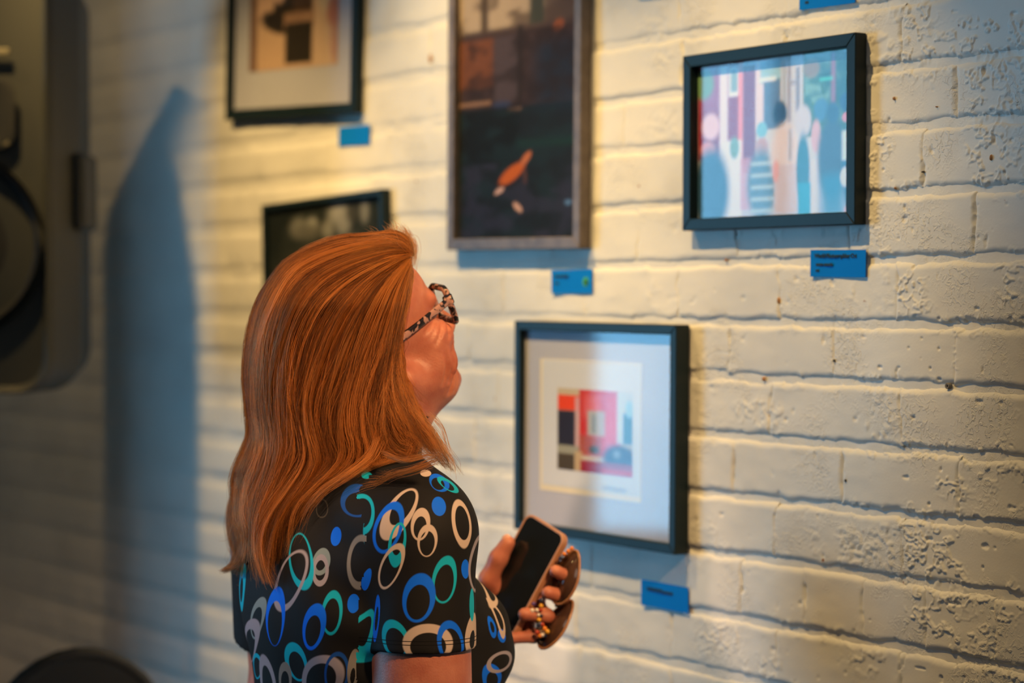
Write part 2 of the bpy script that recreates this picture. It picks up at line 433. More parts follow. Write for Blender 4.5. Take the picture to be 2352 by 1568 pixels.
class Canvas:
    def __init__(s, S, T, col): s.S, s.T = S, T; s.c = np.broadcast_to(np.array(lin(*col)), S.shape + (3,)).copy()
    def put(s, m, col):
        s.c += m[..., None] * (np.array(lin(*col)) - s.c)
    def ell(s, x, y, a, b, col, rot=0, k=1.0, soft=.25):
        c, q = math.cos(rot), math.sin(rot); dx, dy = s.S - x, s.T - y
        d = np.sqrt(((dx * c + dy * q) / a) ** 2 + ((-dx * q + dy * c) / b) ** 2)
        s.put(k * sstep(1 + soft, 1 - soft, d), col)
    def rect(s, x0, y0, x1, y1, col, k=1.0, e=.012):
        s.put(k * sstep(x0 - e, x0 + e, s.S) * sstep(x1 + e, x1 - e, s.S) * sstep(y0 - e, y0 + e, s.T) * sstep(y1 + e, y1 - e, s.T), col)
    def mottle(s, m, col, sc, k=.5, seed=1):
        s.put(m * k * sstep(-.15, .35, fbm(s.S * sc, s.T * sc, seed, 4)), col)

def picture(label, TL, TR, BR, BL, depth, rail, frame_mat, group='framed photographs on the brick wall', recess=.006, glass=True, name='picture_frame'):
    """outer corners of the front face as pixels; returns the thing, half width, half height"""
    q = [wall_uv(*c, depth) for c in (TL, TR, BR, BL)]
    u = sum(p[0] for p in q) / 4; v = sum(p[1] for p in q) / 4
    w2 = (q[1][0] + q[2][0] - q[0][0] - q[3][0]) / 4; h2 = (q[0][1] + q[1][1] - q[2][1] - q[3][1]) / 4
    roll = math.atan2((q[1][1] + q[2][1] - q[0][1] - q[3][1]) / 2, 2 * w2)
    e = empty(name, label=label, cat='picture frame', group=group, mw=wall_matrix(u, v, 0, roll))
    ox, oy = w2 - rail, h2 - rail
    def bar(a, b, c, d):     # mitred rail: outer edge a->b, inner edge d->c
        m = MB(); bv = .0012
        lo, hi = .0015, depth
        V = [(*p, lo) for p in (a, b, c, d)] + [(*p, hi) for p in (a, b, c, d)]
        m.add(V, [(0, 3, 2, 1), (4, 5, 6, 7), (0, 1, 5, 4), (1, 2, 6, 5), (2, 3, 7, 6), (3, 0, 4, 7)])
        o = m.build('frame_rail', frame_mat, e)
        bm = o.modifiers.new('b', 'BEVEL'); bm.width = bv; bm.segments = 2
    A, B, Cc, Dd = (-w2, h2), (w2, h2), (w2, -h2), (-w2, -h2); a, b, c, d = (-ox, oy), (ox, oy), (ox, -oy), (-ox, -oy)
    bar(A, B, b, a); bar(B, Cc, c, b); bar(Cc, Dd, d, c); bar(Dd, A, a, d)
    m = MB(); m.box((0, 0, .0025), (ox + .002, oy + .002, .0015)); m.build('backing_board', M_MAT, e)
    zpic = depth - recess - .003
    if glass:
        m = MB(); m.box((0, 0, depth - recess), (ox + .001, oy + .001, .0008)); m.build('glass_pane', M_GLASS, e)
    return e, w2, h2, ox, oy, zpic

# right: landscape black frame, street scene with people
def street(S, T):
    c = Canvas(S, T, (205, 205, 215))
    c.rect(0, 0, .30, .62, (142, 38, 62)); c.rect(.0, .0, .18, .30, (170, 95, 140), .5, .08)
    c.ell(.04, .12, .07, .10, (110, 150, 110)); 
    c.rect(.15, .02, .205, .75, (225, 215, 225)); c.rect(.21, .03, .29, .22, (225, 225, 230)); c.rect(.225, .05, .27, .19, (130, 160, 170))
    c.rect(.30, .03, .39, .72, (128, 28, 50)); c.rect(.275, .0, .305, .75, (230, 130, 130)); 
    c.rect(.39, .0, .46, .45, (225, 205, 215)); c.rect(.42, .02, .56, .16, (150, 190, 205)); c.rect(.44, .14, .55, .45, (85, 105, 140)); c.rect(.41, .12, .52, .15, (220, 225, 230))
    c.rect(.55, .02, .70, .45, (205, 200, 205)); c.rect(.595, -.1, .612, .42, (110, 84, 100), .8); c.rect(.645, .08, .668, .36, (96, 80, 100), .8); c.rect(.61, .16, .65, .19, (150, 140, 150), .8); c.rect(.56, .05, .585, .3, (150, 165, 180), .7)
    c.rect(.69, -.1, 1.1, .52, (58, 104, 70)); c.mottle((S > .70) * (T < .5) * 1., (130, 178, 165), 17, .7, 2); c.mottle((S > .70) * (T < .5) * 1., (18, 72, 52), 10, .9, 8)
    c.ell(.74, .10, .05, .06, (150, 120, 60), 0, .8); c.rect(.86, .02, .885, .42, (150, 90, 110)); c.rect(.79, .165, .87, .185, (70, 210, 195), .8)
    c.rect(0, .70, 1, 1.1, (190, 190, 212), .8, .1); c.rect(.16, .50, .30, 1.02, (222, 220, 226)); c.rect(.29, .62, .36, .95, (205, 140, 160), .7)
    # people with their backs to the lens
    c.ell(.09, .40, .06, .085, (225, 190, 205)); c.ell(.07, .55, .05, .05, (230, 150, 140)); c.ell(.09, .82, .125, .28, (48, 84, 118)); c.ell(.25, .55, .03, .07, (120, 160, 150))
    c.ell(.43, .45, .035, .05, (120, 185, 215)); c.ell(.43, .56, .04, .06, (190, 150, 150)); c.ell(.43, .80, .095, .22, (90, 120, 145))
    for k in range(5): c.rect(.36, .65 + .075 * k, .51, .675 + .075 * k, (185, 205, 215), .8)
    c.ell(.545, .36, .045, .08, (28, 38, 66)); c.ell(.58, .62, .095, .19, (222, 205, 205)); c.rect(.51, .68, .66, .98, (208, 190, 195)); c.ell(.52, .72, .02, .07, (225, 160, 150))
    c.rect(.60, .46, .62, .66, (120, 120, 130), .6)
    c.ell(.69, .42, .05, .10, (205, 200, 215)); c.ell(.69, .72, .04, .22, (40, 110, 140)); c.rect(.66, .80, .74, 1.0, (20, 150, 190))
    c.ell(.80, .36, .045, .07, (60, 115, 160)); c.ell(.77, .52, .03, .1, (215, 170, 180)); c.rect(.74, .66, .79, 1.0, (215, 210, 220))
    c.ell(.865, .66, .085, .26, (52, 78, 98)); c.rect(.80, .76, .945, 1.02, (10, 120, 165), .9, .05); c.ell(.87, .385, .042, .065, (35, 75, 105))
    c.ell(.95, .33, .04, .06, (15, 60, 100)); c.ell(.95, .42, .025, .03, (215, 130, 140)); c.ell(.985, .72, .06, .28, (10, 85, 130)); c.rect(.925, .50, .965, .68, (205, 220, 230)); c.ell(.945, .78, .03, .06, (210, 215, 225))
    c.rect(.94, .96, 1.0, 1.02, (220, 170, 185))
    return c.c
e, w2, h2, ox, oy, zp = picture('black landscape frame with a colour street photograph of people seen from behind', (1567, 128), (1963, 75), (1965, 514), (1568, 531), .0205, .0160, M_BLACKFRAME, recess=.011)
painted('photo_print', ox + .001, oy + .001, zp, street, e, (150, 110))

# lower: tall black frame, matted small red picture
def redroom(S, T):
    c = Canvas(S, T, (190, 180, 160))
    c.rect(0, .0, .32, .12, (190, 175, 150)); c.rect(0, .08, .30, .27, (225, 70, 35)); c.rect(0, .27, .26, .72, (45, 42, 55)); c.rect(.24, .1, .40, .72, (200, 165, 170), .8)
    c.rect(.30, .0, .85, .8, (196, 42, 18)); c.rect(.36, .05, .58, .35, (215, 95, 78), .8, .05); c.rect(.41, .25, .64, .55, (170, 165, 150)); c.rect(.47, .30, .52, .52, (120, 125, 110)); 
    c.rect(.66, .06, .82, .62, (205, 48, 14)); c.rect(.80, .0, 1.1, .62, (190, 200, 210)); c.rect(.88, .25, 1.0, .62, (75, 110, 135)); c.ell(.96, .2, .05, .1, (150, 190, 215))
    c.rect(.3, .56, .6, .80, (165, 80, 60)); c.rect(0, .70, .30, .80, (150, 150, 135)); c.rect(0, .80, .24, 1.1, (75, 65, 50)); c.rect(.24, .76, .34, 1.02, (185, 160, 125))
    c.ell(.50, .72, .07, .05, (70, 70, 55)); c.ell(.84, .80, .22, .16, (60, 35, 60)); c.ell(.80, .75, .05, .05, (120, 130, 135)); c.rect(.32, .86, 1.02, 1.02, (150, 16, 26)); c.rect(.6, .93, 1.02, 1.03, (196, 28, 14))
    return c.c
e, w2, h2, ox, oy, zp = picture('tall black frame with small red picture in a wide white mat, below the others', (1185, 738), (1555, 744), (1548, 1276), (1176, 1212), .0255, .0135, M_BLACKFRAME, recess=.007)
def local_of(px, py, e, z):
    u, v = wall_uv(px, py, z); p = Vector(wall_pt(u, v, z)); return e.matrix_world.inverted() @ p
m = MB(); m.box((0, 0, zp - .002), (ox + .001, oy + .001, .0015)); m.build('mat_board', M_MAT, e)
a = local_of(1241, 823, e, zp); b = local_of(1472, 1155, e, zp)
m = MB(); m.box(((a.x + b.x) / 2, (a.y + b.y) / 2, zp - .0004), ((b.x - a.x) / 2, (a.y - b.y) / 2, .0004)); m.build('bevel_edge', M_CREAM, e)
m = MB(); m.box(((a.x + b.x) / 2 + .003, (a.y + b.y) / 2 + .004, zp - .0001), ((b.x - a.x) / 2 - .004, (a.y - b.y) / 2 - .005, .0005)); m.build('print_paper', M_PAPER, e)
a = local_of(1282, 890, e, zp); b = local_of(1453, 1096, e, zp)
painted('photo_print', (b.x - a.x) / 2, (a.y - b.y) / 2, zp + .0008, redroom, e, (90, 100), None, (a.x + b.x) / 2, (a.y + b.y) / 2)
def scribble(name, pts, r, mt, parent, flat=.4):
    m = MB(); m.tube(pts, r, 6, True, flat); return m.build(name, mt, parent)
s0 = local_of(1385, 1119, e, zp); s1 = local_of(1437, 1127, e, zp)
pts = [(s0.x + (s1.x - s0.x) * k / 24 + .002 * math.sin(k * 1.9), s0.y + (s1.y - s0.y) * k / 24 + .0035 * math.sin(k * 1.35) * (1 if k > 4 else .3), zp + .0006) for k in range(25)]
scribble('signature', pts, .0007, mat('pencil_grey', (.14, .14, .15), .7), e)

# middle: tall taupe frame, dark garden photo with a ginger animal
def fox(S, T):
    S = S * .49; T = (T - .37) / .63          # the lower two thirds are what the frame edge leaves in view
    c = Canvas(S, T, (30, 36, 46)); k = .49
    c.rect(-1, -2, 1, .11, (165, 150, 138), .95, .02); c.mottle((T < .11) * 1., (92, 80, 76), 12, .9, 3)
    c.rect(.19 * k, -2, .25 * k, .12, (72, 62, 58)); c.rect(.60 * k, -2, .72 * k, .11, (62, 66, 66)); c.rect(.72 * k, -2, 1, .13, (78, 66, 68), .9); c.rect(-1, .105, 1, .135, (70, 58, 62), .9)
    c.rect(-1, .13, 1, .44, (62, 50, 56)); c.rect(-1, .14, .30 * k, .35, (104, 66, 54), 1, .01); c.rect(.30 * k, .14, .52 * k, .42, (72, 64, 76), .9); c.ell(.83 * k, .125, .02, .028, (128, 76, 60), .5); c.rect(.50 * k, .10, .545 * k, .42, (46, 42, 48))
    c.rect(.64 * k, .18, 1, .46, (30, 44, 66), .8, .05); c.mottle((T > .13) * (T < .44) * 1., (42, 36, 42), 16, .7, 6)
    c.rect(-1, .405, .28 * k, .425, (132, 104, 92), .9, .006); c.ell(.48 * k, .455, .030, .010, (122, 96, 86)); c.ell(.37 * k, .43, .04, .016, (54, 66, 106), 0, .8)
    c.rect(-1, .44, .52 * k, .68, (24, 28, 34), .9, .03); c.rect(.5 * k, .585, 1, .62, (28, 58, 56), .7, .02); c.mottle((T > .45) * 1., (32, 50, 62), 14, .5, 9); c.mottle((T > .68) * 1., (50, 52, 76), 15, .6, 14)
    c.ell(.46 * k, .725, .064, .026, (182, 92, 48), -.72); c.ell(.575 * k, .665, .034, .014, (176, 104, 76), -1.0); c.ell(.355 * k, .795, .022, .010, (200, 165, 165), -.6); c.ell(.51 * k, .868, .026, .011, (196, 158, 150), .9); c.ell(.915 * k, .855, .014, .012, (78, 112, 160), 0)
    c.ell(.57 * k, .74, .007, .032, (92, 62, 62), 0, .7)
    return c.c
e, w2, h2, ox, oy, zp = picture('tall taupe wooden frame with a dark photograph of a ginger animal', (1026, -305), (1333, -390), (1336, 571), (1030, 574), .021, .0175, M_TAUPE, recess=.008)
painted('photo_print', ox + .001, oy + .001, zp, fox, e, (110, 200))

# upper left: black frame, pale mat, abstract dark shape
def silhouette(S, T):
    c = Canvas(S, T, (190, 160, 135))
    c.rect(0, 0, .09, 1.02, (120, 92, 75)); c.rect(.09, .0, .3, .55, (205, 170, 145)); c.rect(.28, .1, .62, .62, (48, 42, 38)); c.ell(.33, .60, .2, .09, (45, 40, 38), .3); c.rect(.50, .10, .72, .55, (75, 58, 48))
    c.ell(.34, .36, .07, .08, (205, 170, 150)); c.rect(.40, .53, .75, .66, (150, 118, 98), .9); c.rect(.42, .62, .72, .96, (46, 41, 36)); c.rect(.74, .0, .95, 1.02, (196, 170, 148)); c.ell(.88, .35, .12, .2, (205, 190, 170)); c.ell(.95, .55, .07, .14, (170, 100, 88), 0, .8); c.ell(.96, .78, .04, .2, (170, 125, 115), 0, .7)
    return c.c
e, w2, h2, ox, oy, zp = picture('black frame with wide grey mat hanging nearest the loudspeaker', (503, -195), (802, -240), (838, 247), (537, 283), .017, .0185, M_BLACKFRAME, recess=.006)
m = MB(); m.box((0, 0, zp - .002), (ox + .001, oy + .001, .0015)); m.build('mat_board', M_MAT, e)
painted('photo_print', ox * .74, oy * .62, zp + .0002, silhouette, e, (80, 90), None, 0.0, oy * .02)

# behind the head: black frame with a black and white photo
def mono(S, T):
    c = Canvas(S, T, (28, 34, 34)); c.mottle(np.ones_like(S), (45, 50, 48), 5, .6, 2)
    for x, y, a, b, g in ((.28, .16, .07, .07, 120), (.40, .15, .05, .05, 150), (.36, .2, .12, .06, 90), (.54, .20, .05, .07, 125), (.63, .09, .08, .07, 150), (.67, .17, .06, .08, 130), (.85, .10, .035, .08, 120), (.75, .10, .05, .06, 60), (.5, .45, .2, .15, 80), (.72, .5, .12, .2, 110), (.25, .6, .15, .2, 70)):
        c.ell(x, y, a, b, (g, g, g - 4), 0, .9, .6)
    return c.c
e, w2, h2, ox, oy, zp = picture('black frame with black and white photograph partly hidden behind the red-haired woman', (599, 461), (877, 444), (883, 770), (606, 800), .019, .011, M_BLACKFRAME, recess=.005)
painted('photo_print', ox + .001, oy + .001, zp, mono, e, (90, 90))

# over the right one: only its shadow and card reach the picture
e, w2, h2, ox, oy, zp = picture('black frame just above the street photograph, mostly cut off by the top edge', (1452, -320), (1870, -400), (1872, -60), (1453, -36), .0205, .0125, M_BLACKFRAME, recess=.009)
painted('photo_print', ox + .001, oy + .001, zp, street, e, (60, 50))

# ------------------------------------------------------------------ blue label cards
def card(label, TL, TR, BR, BL, lines=(), dot=False):
    q = [wall_uv(*c, .002) for c in (TL, TR, BR, BL)]
    u = sum(p[0] for p in q) / 4; v = sum(p[1] for p in q) / 4
    w2 = (q[1][0] + q[2][0] - q[0][0] - q[3][0]) / 4; h2 = (q[0][1] + q[1][1] - q[2][1] - q[3][1]) / 4
    roll = math.atan2((q[1][1] + q[2][1] - q[0][1] - q[3][1]) / 2, 2 * w2)
    e = empty('label_card', label=label, cat='label', group='blue label cards under the frames', mw=wall_matrix(u, v, .0012, roll))
    m = MB(); n = 9; V = []
    for i in range(n):
        x = -w2 + 2 * w2 * i / (n - 1); b = .0012 * (x / w2) ** 2 + .0004 * math.sin(x * 90)
        for y in (-h2, h2):
            V += [(x, y, b), (x, y, b + .0006)]
    f = []
    for i in range(n - 1):
        a = 4 * i; b = a + 4
        f += [(a + 1, b + 1, b + 3, a + 3), (a, a + 2, b + 2, b), (a, b, b + 1, a + 1), (a + 2, a + 3, b + 3, b + 2)]
    f += [(0, 1, 3, 2), (4 * n - 4, 4 * n - 2, 4 * n - 1, 4 * n - 3)]
    m.add(V, f); m.build('card', M_CARD, e)
    for (txt, x, y, size) in lines:
        cu = bpy.data.curves.new('lettering', 'FONT'); cu.body = txt; cu.size = size * h2; cu.extrude = .0002; cu.offset = .00035; cu.materials.append(M_INK)
        tmp = bpy.data.objects.new('lettering_curve', cu); COL.objects.link(tmp)
        bpy.context.view_layer.update()
        me = bpy.data.meshes.new_from_object(tmp.evaluated_get(bpy.context.evaluated_depsgraph_get())); bpy.data.objects.remove(tmp)
        o = bpy.data.objects.new('lettering', me); COL.objects.link(o); o.parent = e; o.location = (x * w2, y * h2, .0017); o['kind'] = 'stuff'
    if dot:
        m = MB(); m.lathe([(0, .0020), (h2 * .38, .0020), (h2 * .40, .0012)], (w2 * .68, -.05 * h2, 0), 20); m.build('green_sticker', M_GREENDOT, e)
        m = MB(); m.lathe([(0, .0024), (h2 * .2, .0024), (h2 * .21, .0018)], (w2 * .72, -.1 * h2, 0), 16); m.build('sticker_ink', M_DARKDOT, e)
card('blue card with two lines of print below the street photograph', (1862, 574), (1989, 573), (1989, 637), (1864, 635),
     [('World Photographing Cat', -.86, .42, .42), ('nuum nuunin', -.80, -.18, .34), ('nu', -.80, -.62, .34)])
card('blue card with a green round sticker below the taupe frame', (1268, 620), (1361, 618), (1361, 673), (1268, 674), [('nuu nu inun', -.85, .35, .4), ('nuun', -.85, -.2, .3)], True)
card('blue card at the lower corner of the tall black frame with the red picture', (1473, 1329), (1582, 1350), (1581, 1408), (1475, 1389), [('nuumnun', -.75, .25, .5), ('numunn', -.1, .2, .4)])
card('blue card below the frame nearest the loudspeaker', (779, 292), (850, 286), (849, 331), (779, 336))
card('blue card cut off by the top edge above the street photograph', (1838, -42), (1965, -60), (1965, 6), (1838, 24), [('nu', -.8, -.6, .34)])

# ------------------------------------------------------------------ loudspeaker on its stand, chair
def local_frame(origin, yaw):
    return Matrix.Translation(Vector(origin)) @ Matrix.Rotation(yaw, 4, 'Z')
ZS = 3.75
sx = (-105 - 1176) / F_PX * ZS; sz1 = at(0, 905, ZS)[2]; sz0h = .76
spk = empty('loudspeaker', mw=local_frame((sx, ZS, sz1), math.radians(-4)), label='large dark grey loudspeaker on a stand at the left edge', cat='speaker')
def cab(y, w2, z0, z1, r):
    return [(x, y, z0 + (z1 - z0) / 2 + z) for x, z in rrect(w2, (z1 - z0) / 2, r, 6)]
rings = [cab(0.012, .152, .014, sz0h - .014, .05), cab(0, .162, .004, sz0h - .004, .055), cab(.02, .168, 0, sz0h, .058), cab(.16, .178, 0, sz0h, .058), cab(.33, .15, .02, sz0h - .02, .05), cab(.36, .12, .05, sz0h - .05, .04)]
n = len(rings[0]); V = sum(rings, []); Fq = [(i * n + j, i * n + (j + 1) % n, (i + 1) * n + (j + 1) % n, (i + 1) * n + j) for i in range(len(rings) - 1) for j in range(n)]
Fq += [tuple(range(n)), tuple(range((len(rings) - 1) * n, len(rings) * n))[::-1]]
mesh_obj('cabinet', V, Fq, M_SPK, spk, False)
RX = np.array([[1, 0, 0], [0, 0, 1], [0, -1, 0]])     # lathe axis z -> -y (towards the camera)
zw = 0.76 - .49
zw = (905 - 560) / F_PX * ZS
m = MB(); m.lathe([(0, .004), (.06, .006), (.120, .010), (.136, .012), (.139, .002), (.146, -.004), (.150, -.012)], (0, 0.004, zw), 48, RX); m.build('woofer_grille', M_SPKMESH, spk, True)
m = MB(); m.lathe([(.141, .004), (.150, .009), (.158, .004), (.160, -.012)], (0, .004, zw), 48, RX); m.build('woofer_ring', M_SPK, spk, True)
zt = (905 - 262) / F_PX * ZS
m = MB()
rr = [[(x, -(.002 + d), zt + z) for x, z in rrect(a, b, c, 5)] for a, b, c, d in ((.11, .062, .03, .004), (.098, .052, .03, .006), (.05, .03, .02, -.008), (.02, .02, .01, -.012))]
k = len(rr[0]); m.add(sum(rr, []), [(i * k + j, i * k + (j + 1) % k, (i + 1) * k + (j + 1) % k, (i + 1) * k + j) for i in range(3) for j in range(k)] + [tuple(range(3 * k, 4 * k))]); m.build('tweeter_horn', M_SPKMESH, spk, True)
for zz in (zt + .105, zt - .05):
    m = MB(); m.box((.045, -.003, zz), (.055, .004, .006), None, .002); m.build('highlight_strip', M_HIGHLIGHT, spk)  # pale strips stand in for highlights around the horn
for sgn in (1, -1):
    m = MB(); zc = (905 - 432) / F_PX * ZS
    m.box((sgn * .183, .17, zc), (.012, .05, .068), None, .008); m.build('side_handle', M_SPK, spk)
st = empty('speaker_stand', (sx, ZS + .17, 0), 'black tripod stand carrying the loudspeaker', 'stand')
m = MB(); m.tube([(0, 0, .12), (0, 0, sz1 - .001)], .0175, 14); m.build('pole', M_BLACKCH, st)
m = MB(); m.tube([(0, 0, .62), (0, 0, .70)], .03, 14); m.build('collar', M_BLACKCH, st)
for k in range(3):
    a = math.radians(20 + 120 * k); m = MB(); m.tube([(0.02 * math.cos(a), .02 * math.sin(a), .66), (.42 * math.cos(a), .42 * math.sin(a), .012)], .012, 8); m.build('leg', M_BLACKCH, st)

ch0 = at(172, 1492, 3.45)
ch = empty('chair', mw=local_frame((ch0[0], 3.45, 0), math.radians(35)), label='dark rounded chair back at the lower left corner', cat='chair')
topz = ch0[2]
m = MB(); arc = [(-.17, 0, .46), (-.165, 0, .62)] + [(.165 * -math.cos(a) , 0, topz - .20 + .19 * math.sin(a)) for a in np.linspace(0.1, math.pi - .1, 17)] + [(.165, 0, .62), (.17, 0, .46)]
m.tube(arc, .013, 10); m.build('back_frame', M_BLACKCH, ch, True)
m = MB(); out = [(x * 1, z) for x, z in [(-.16, topz - .36), (.16, topz - .36)] + [(.16 * math.cos(a), topz - .20 + .185 * math.sin(a)) for a in np.linspace(0, math.pi, 19)]]
m.prism(out, -.011, .011, np.array([[1, 0, 0], [0, 0, -1], [0, 1, 0]])); m.build('back_panel', M_BLACKCH, ch)
m = MB(); m.lathe([(0, .44), (.2, .44), (.21, .452), (.2, .465), (0, .47)], (0, -.19, 0), 28); m.build('seat', M_BLACKCH, ch, True)
for x, y in ((-.15, -.34), (.15, -.34), (-.16, -.01), (.16, -.01)):
    m = MB(); m.tube([(x, y, .45), (x * 1.2, y + (-.03 if y < -.1 else .04), .002)], [.015, .011], 8); m.build('leg', M_BLACKCH, ch)

# ------------------------------------------------------------------ the woman: signed distance field -> one continuous skin
class Field:
    def __init__(s, lo, hi, d):
        s.lo = np.array(lo, float); s.d = d; s.n = np.ceil((np.array(hi) - s.lo) / d).astype(int) + 1
        s.a = np.full(s.n, 0.25, np.float32)
        s.ax = [s.lo[i] + d * np.arange(s.n[i]) for i in range(3)]
    def block(s, lo, hi):
        i0 = np.clip(np.floor((np.array(lo) - s.lo) / s.d).astype(int), 0, s.n - 1); i1 = np.clip(np.ceil((np.array(hi) - s.lo) / s.d).astype(int) + 1, 1, s.n)
        sl = tuple(slice(a, b) for a, b in zip(i0, i1))
        X, Y, Z = np.meshgrid(*[s.ax[i][sl[i]].astype(np.float32) for i in range(3)], indexing='ij', sparse=True)
        return sl, X, Y, Z
    def mix(s, sl, dd, k, sub=False):
        a = s.a[sl]
        if sub:
            h = np.maximum(k - np.abs(-dd - a), 0) / k; s.a[sl] = np.maximum(a, -dd) + h * h * k * .25
        else:
            h = np.maximum(k - np.abs(dd - a), 0) / k; s.a[sl] = np.minimum(a, dd) - h * h * k * .25
    def ell(s, c, r, R=None, k=.012, sub=False):
        c = np.array(c, float); r = np.array([r] * 3 if np.isscalar(r) else r, float); m = r.max() + k + .012
        sl, X, Y, Z = s.block(c - m, c + m); q = [X - c[0], Y - c[1], Z - c[2]]
        if R is not None: q = [R[0][i] * q[0] + R[1][i] * q[1] + R[2][i] * q[2] for i in range(3)]
        k0 = np.sqrt((q[0] / r[0]) ** 2 + (q[1] / r[1]) ** 2 + (q[2] / r[2]) ** 2); k1 = np.sqrt((q[0] / r[0] ** 2) ** 2 + (q[1] / r[1] ** 2) ** 2 + (q[2] / r[2] ** 2) ** 2)
        s.mix(sl, k0 * (k0 - 1) / np.maximum(k1, 1e-6), k, sub)
    def cap(s, a, b, ra, rb, k=.012, sub=False, flat=None):
        """tapered capsule; flat = (axis, factor) squeezes it along a direction"""
        a = np.array(a, float); b = np.array(b, float); m = max(ra, rb) + k + .012
        sl, X, Y, Z = s.block(np.minimum(a, b) - m, np.maximum(a, b) + m); ba = b - a; L = np.dot(ba, ba) + 1e-12
        px, py, pz = X - a[0], Y - a[1], Z - a[2]
        t = np.clip((px * ba[0] + py * ba[1] + pz * ba[2]) / L, 0, 1)
        dx, dy, dz = px - t * ba[0], py - t * ba[1], pz - t * ba[2]
        d2 = dx * dx + dy * dy + dz * dz
        if flat is not None:
            ax, f = flat; pr = dx * ax[0] + dy * ax[1] + dz * ax[2]; d2 = d2 + pr * pr * (f * f - 1)
        s.mix(sl, np.sqrt(d2) - (ra + (rb - ra) * t), k, sub)
    def chain(s, pts, rs, k=.006, sub=False):
        for p, q, r1, r2 in zip(pts[:-1], pts[1:], rs[:-1], rs[1:]): s.cap(p, q, r1, r2, k, sub)
    def sample(s, P):
        g = (np.asarray(P) - s.lo) / s.d; i = np.clip(np.floor(g).astype(int), 0, s.n - 2); f = np.clip(g - i, 0, 1)
        out = 0
        for dx in (0, 1):
            for dy in (0, 1):
                for dz in (0, 1):
                    wgt = (f[:, 0] if dx else 1 - f[:, 0]) * (f[:, 1] if dy else 1 - f[:, 1]) * (f[:, 2] if dz else 1 - f[:, 2])
                    out = out + wgt * s.a[i[:, 0] + dx, i[:, 1] + dy, i[:, 2] + dz]
        return out
    def grad(s, P):
        h = s.d * 1.2; g = np.stack([s.sample(P + np.eye(3)[i] * h) - s.sample(P - np.eye(3)[i] * h) for i in range(3)], 1)
        return g / (np.linalg.norm(g, axis=1)[:, None] + 1e-9)
    def push(s, P, margin, it=4):
        P = np.array(P, float)
        for _ in range(it):
            v = s.sample(P); m = v < margin
            if not m.any(): break
            P[m] += s.grad(P[m]) * (margin - v[m])[:, None] * 1.02
        return P
def surface_nets(F, A=None):
    A = F.a if A is None else A
    ins = A < 0; n = np.array(A.shape) - 1
    corners = [(x, y, z) for x in (0, 1) for y in (0, 1) for z in (0, 1)]
    cnt = sum(ins[x:x + n[0], y:y + n[1], z:z + n[2]].astype(np.int8) for x, y, z in corners)
    act = (cnt > 0) & (cnt < 8); ci = np.argwhere(act); idx = np.full(act.shape, -1, np.int64); idx[act] = np.arange(len(ci))
    acc = np.zeros((len(ci), 3)); num = np.zeros(len(ci))
    vals = {c: A[ci[:, 0] + c[0], ci[:, 1] + c[1], ci[:, 2] + c[2]] for c in corners}
    for c in corners:
        for ax in range(3):
            if c[ax]: continue
            e = list(c); e[ax] = 1; e = tuple(e); a, b = vals[c], vals[e]; m = (a < 0) != (b < 0)
            t = np.where(m, a / np.where(m, a - b, 1), 0); p = np.array(c, float)[None] + t[:, None] * np.eye(3)[ax]
            acc[m] += p[m]; num[m] += 1
    V = F.lo + F.d * (ci + acc / num[:, None]); Q = []
    for ax in range(3):
        a1, a2 = [(1, 2), (2, 0), (0, 1)][ax]
        sh = [slice(None)] * 3; sh2 = [slice(None)] * 3; sh[ax] = slice(0, -1); sh2[ax] = slice(1, None)
        x = ins[tuple(sh)] != ins[tuple(sh2)]; e = np.argwhere(x)
        ok = (e[:, a1] > 0) & (e[:, a2] > 0) & (e[:, a1] < A.shape[a1] - 1) & (e[:, a2] < A.shape[a2] - 1); e = e[ok]
        def cell(o1, o2):
            q = e.copy(); q[:, a1] += o1; q[:, a2] += o2; return idx[q[:, 0], q[:, 1], q[:, 2]]
        q = np.stack([cell(-1, -1), cell(0, -1), cell(0, 0), cell(-1, 0)], 1)
        fl = ins[e[:, 0], e[:, 1], e[:, 2]]; q[~fl] = q[~fl][:, ::-1]; Q.append(q)
    return V, np.concatenate(Q)

KP = 30
def resample(p, n=KP):
    p = np.array(p, float)
    # Catmull-Rom through the points, then even spacing
    q = np.concatenate([2 * p[:1] - p[1:2], p, 2 * p[-1:] - p[-2:-1]]); out = []
    for i in range(1, len(q) - 2):
        t = np.linspace(0, 1, 8, endpoint=False)[:, None]
        out.append(.5 * (2 * q[i] + (q[i + 1] - q[i - 1]) * t + (2 * q[i - 1] - 5 * q[i] + 4 * q[i + 1] - q[i + 2]) * t ** 2 + (3 * q[i] - q[i - 1] - 3 * q[i + 1] + q[i + 2]) * t ** 3))
    out = np.concatenate(out + [p[-1:]]); d = np.concatenate([[0], np.cumsum(np.linalg.norm(np.diff(out, axis=0), axis=1))]); s_ = np.linspace(0, d[-1], n)
    return np.stack([np.interp(s_, d, out[:, k]) for k in range(p.shape[1])], 1)
def rotm(axis, a):
    return np.array(Matrix.Rotation(a, 3, Vector(axis)))
# body frame: she looks to the right and a little away from the lens
YAW_T = math.radians(40)
FW = np.array([math.cos(YAW_T), math.sin(YAW_T), 0]); RT = np.array([math.sin(YAW_T), -math.cos(YAW_T), 0]); UP = np.array([0, 0, 1.0])
N0 = np.array([-.178, 2.635, 0.0])
RB = np.stack([FW, -RT, UP], 1)
def tb(f, r, z): return N0 + FW * f + RT * r + UP * z
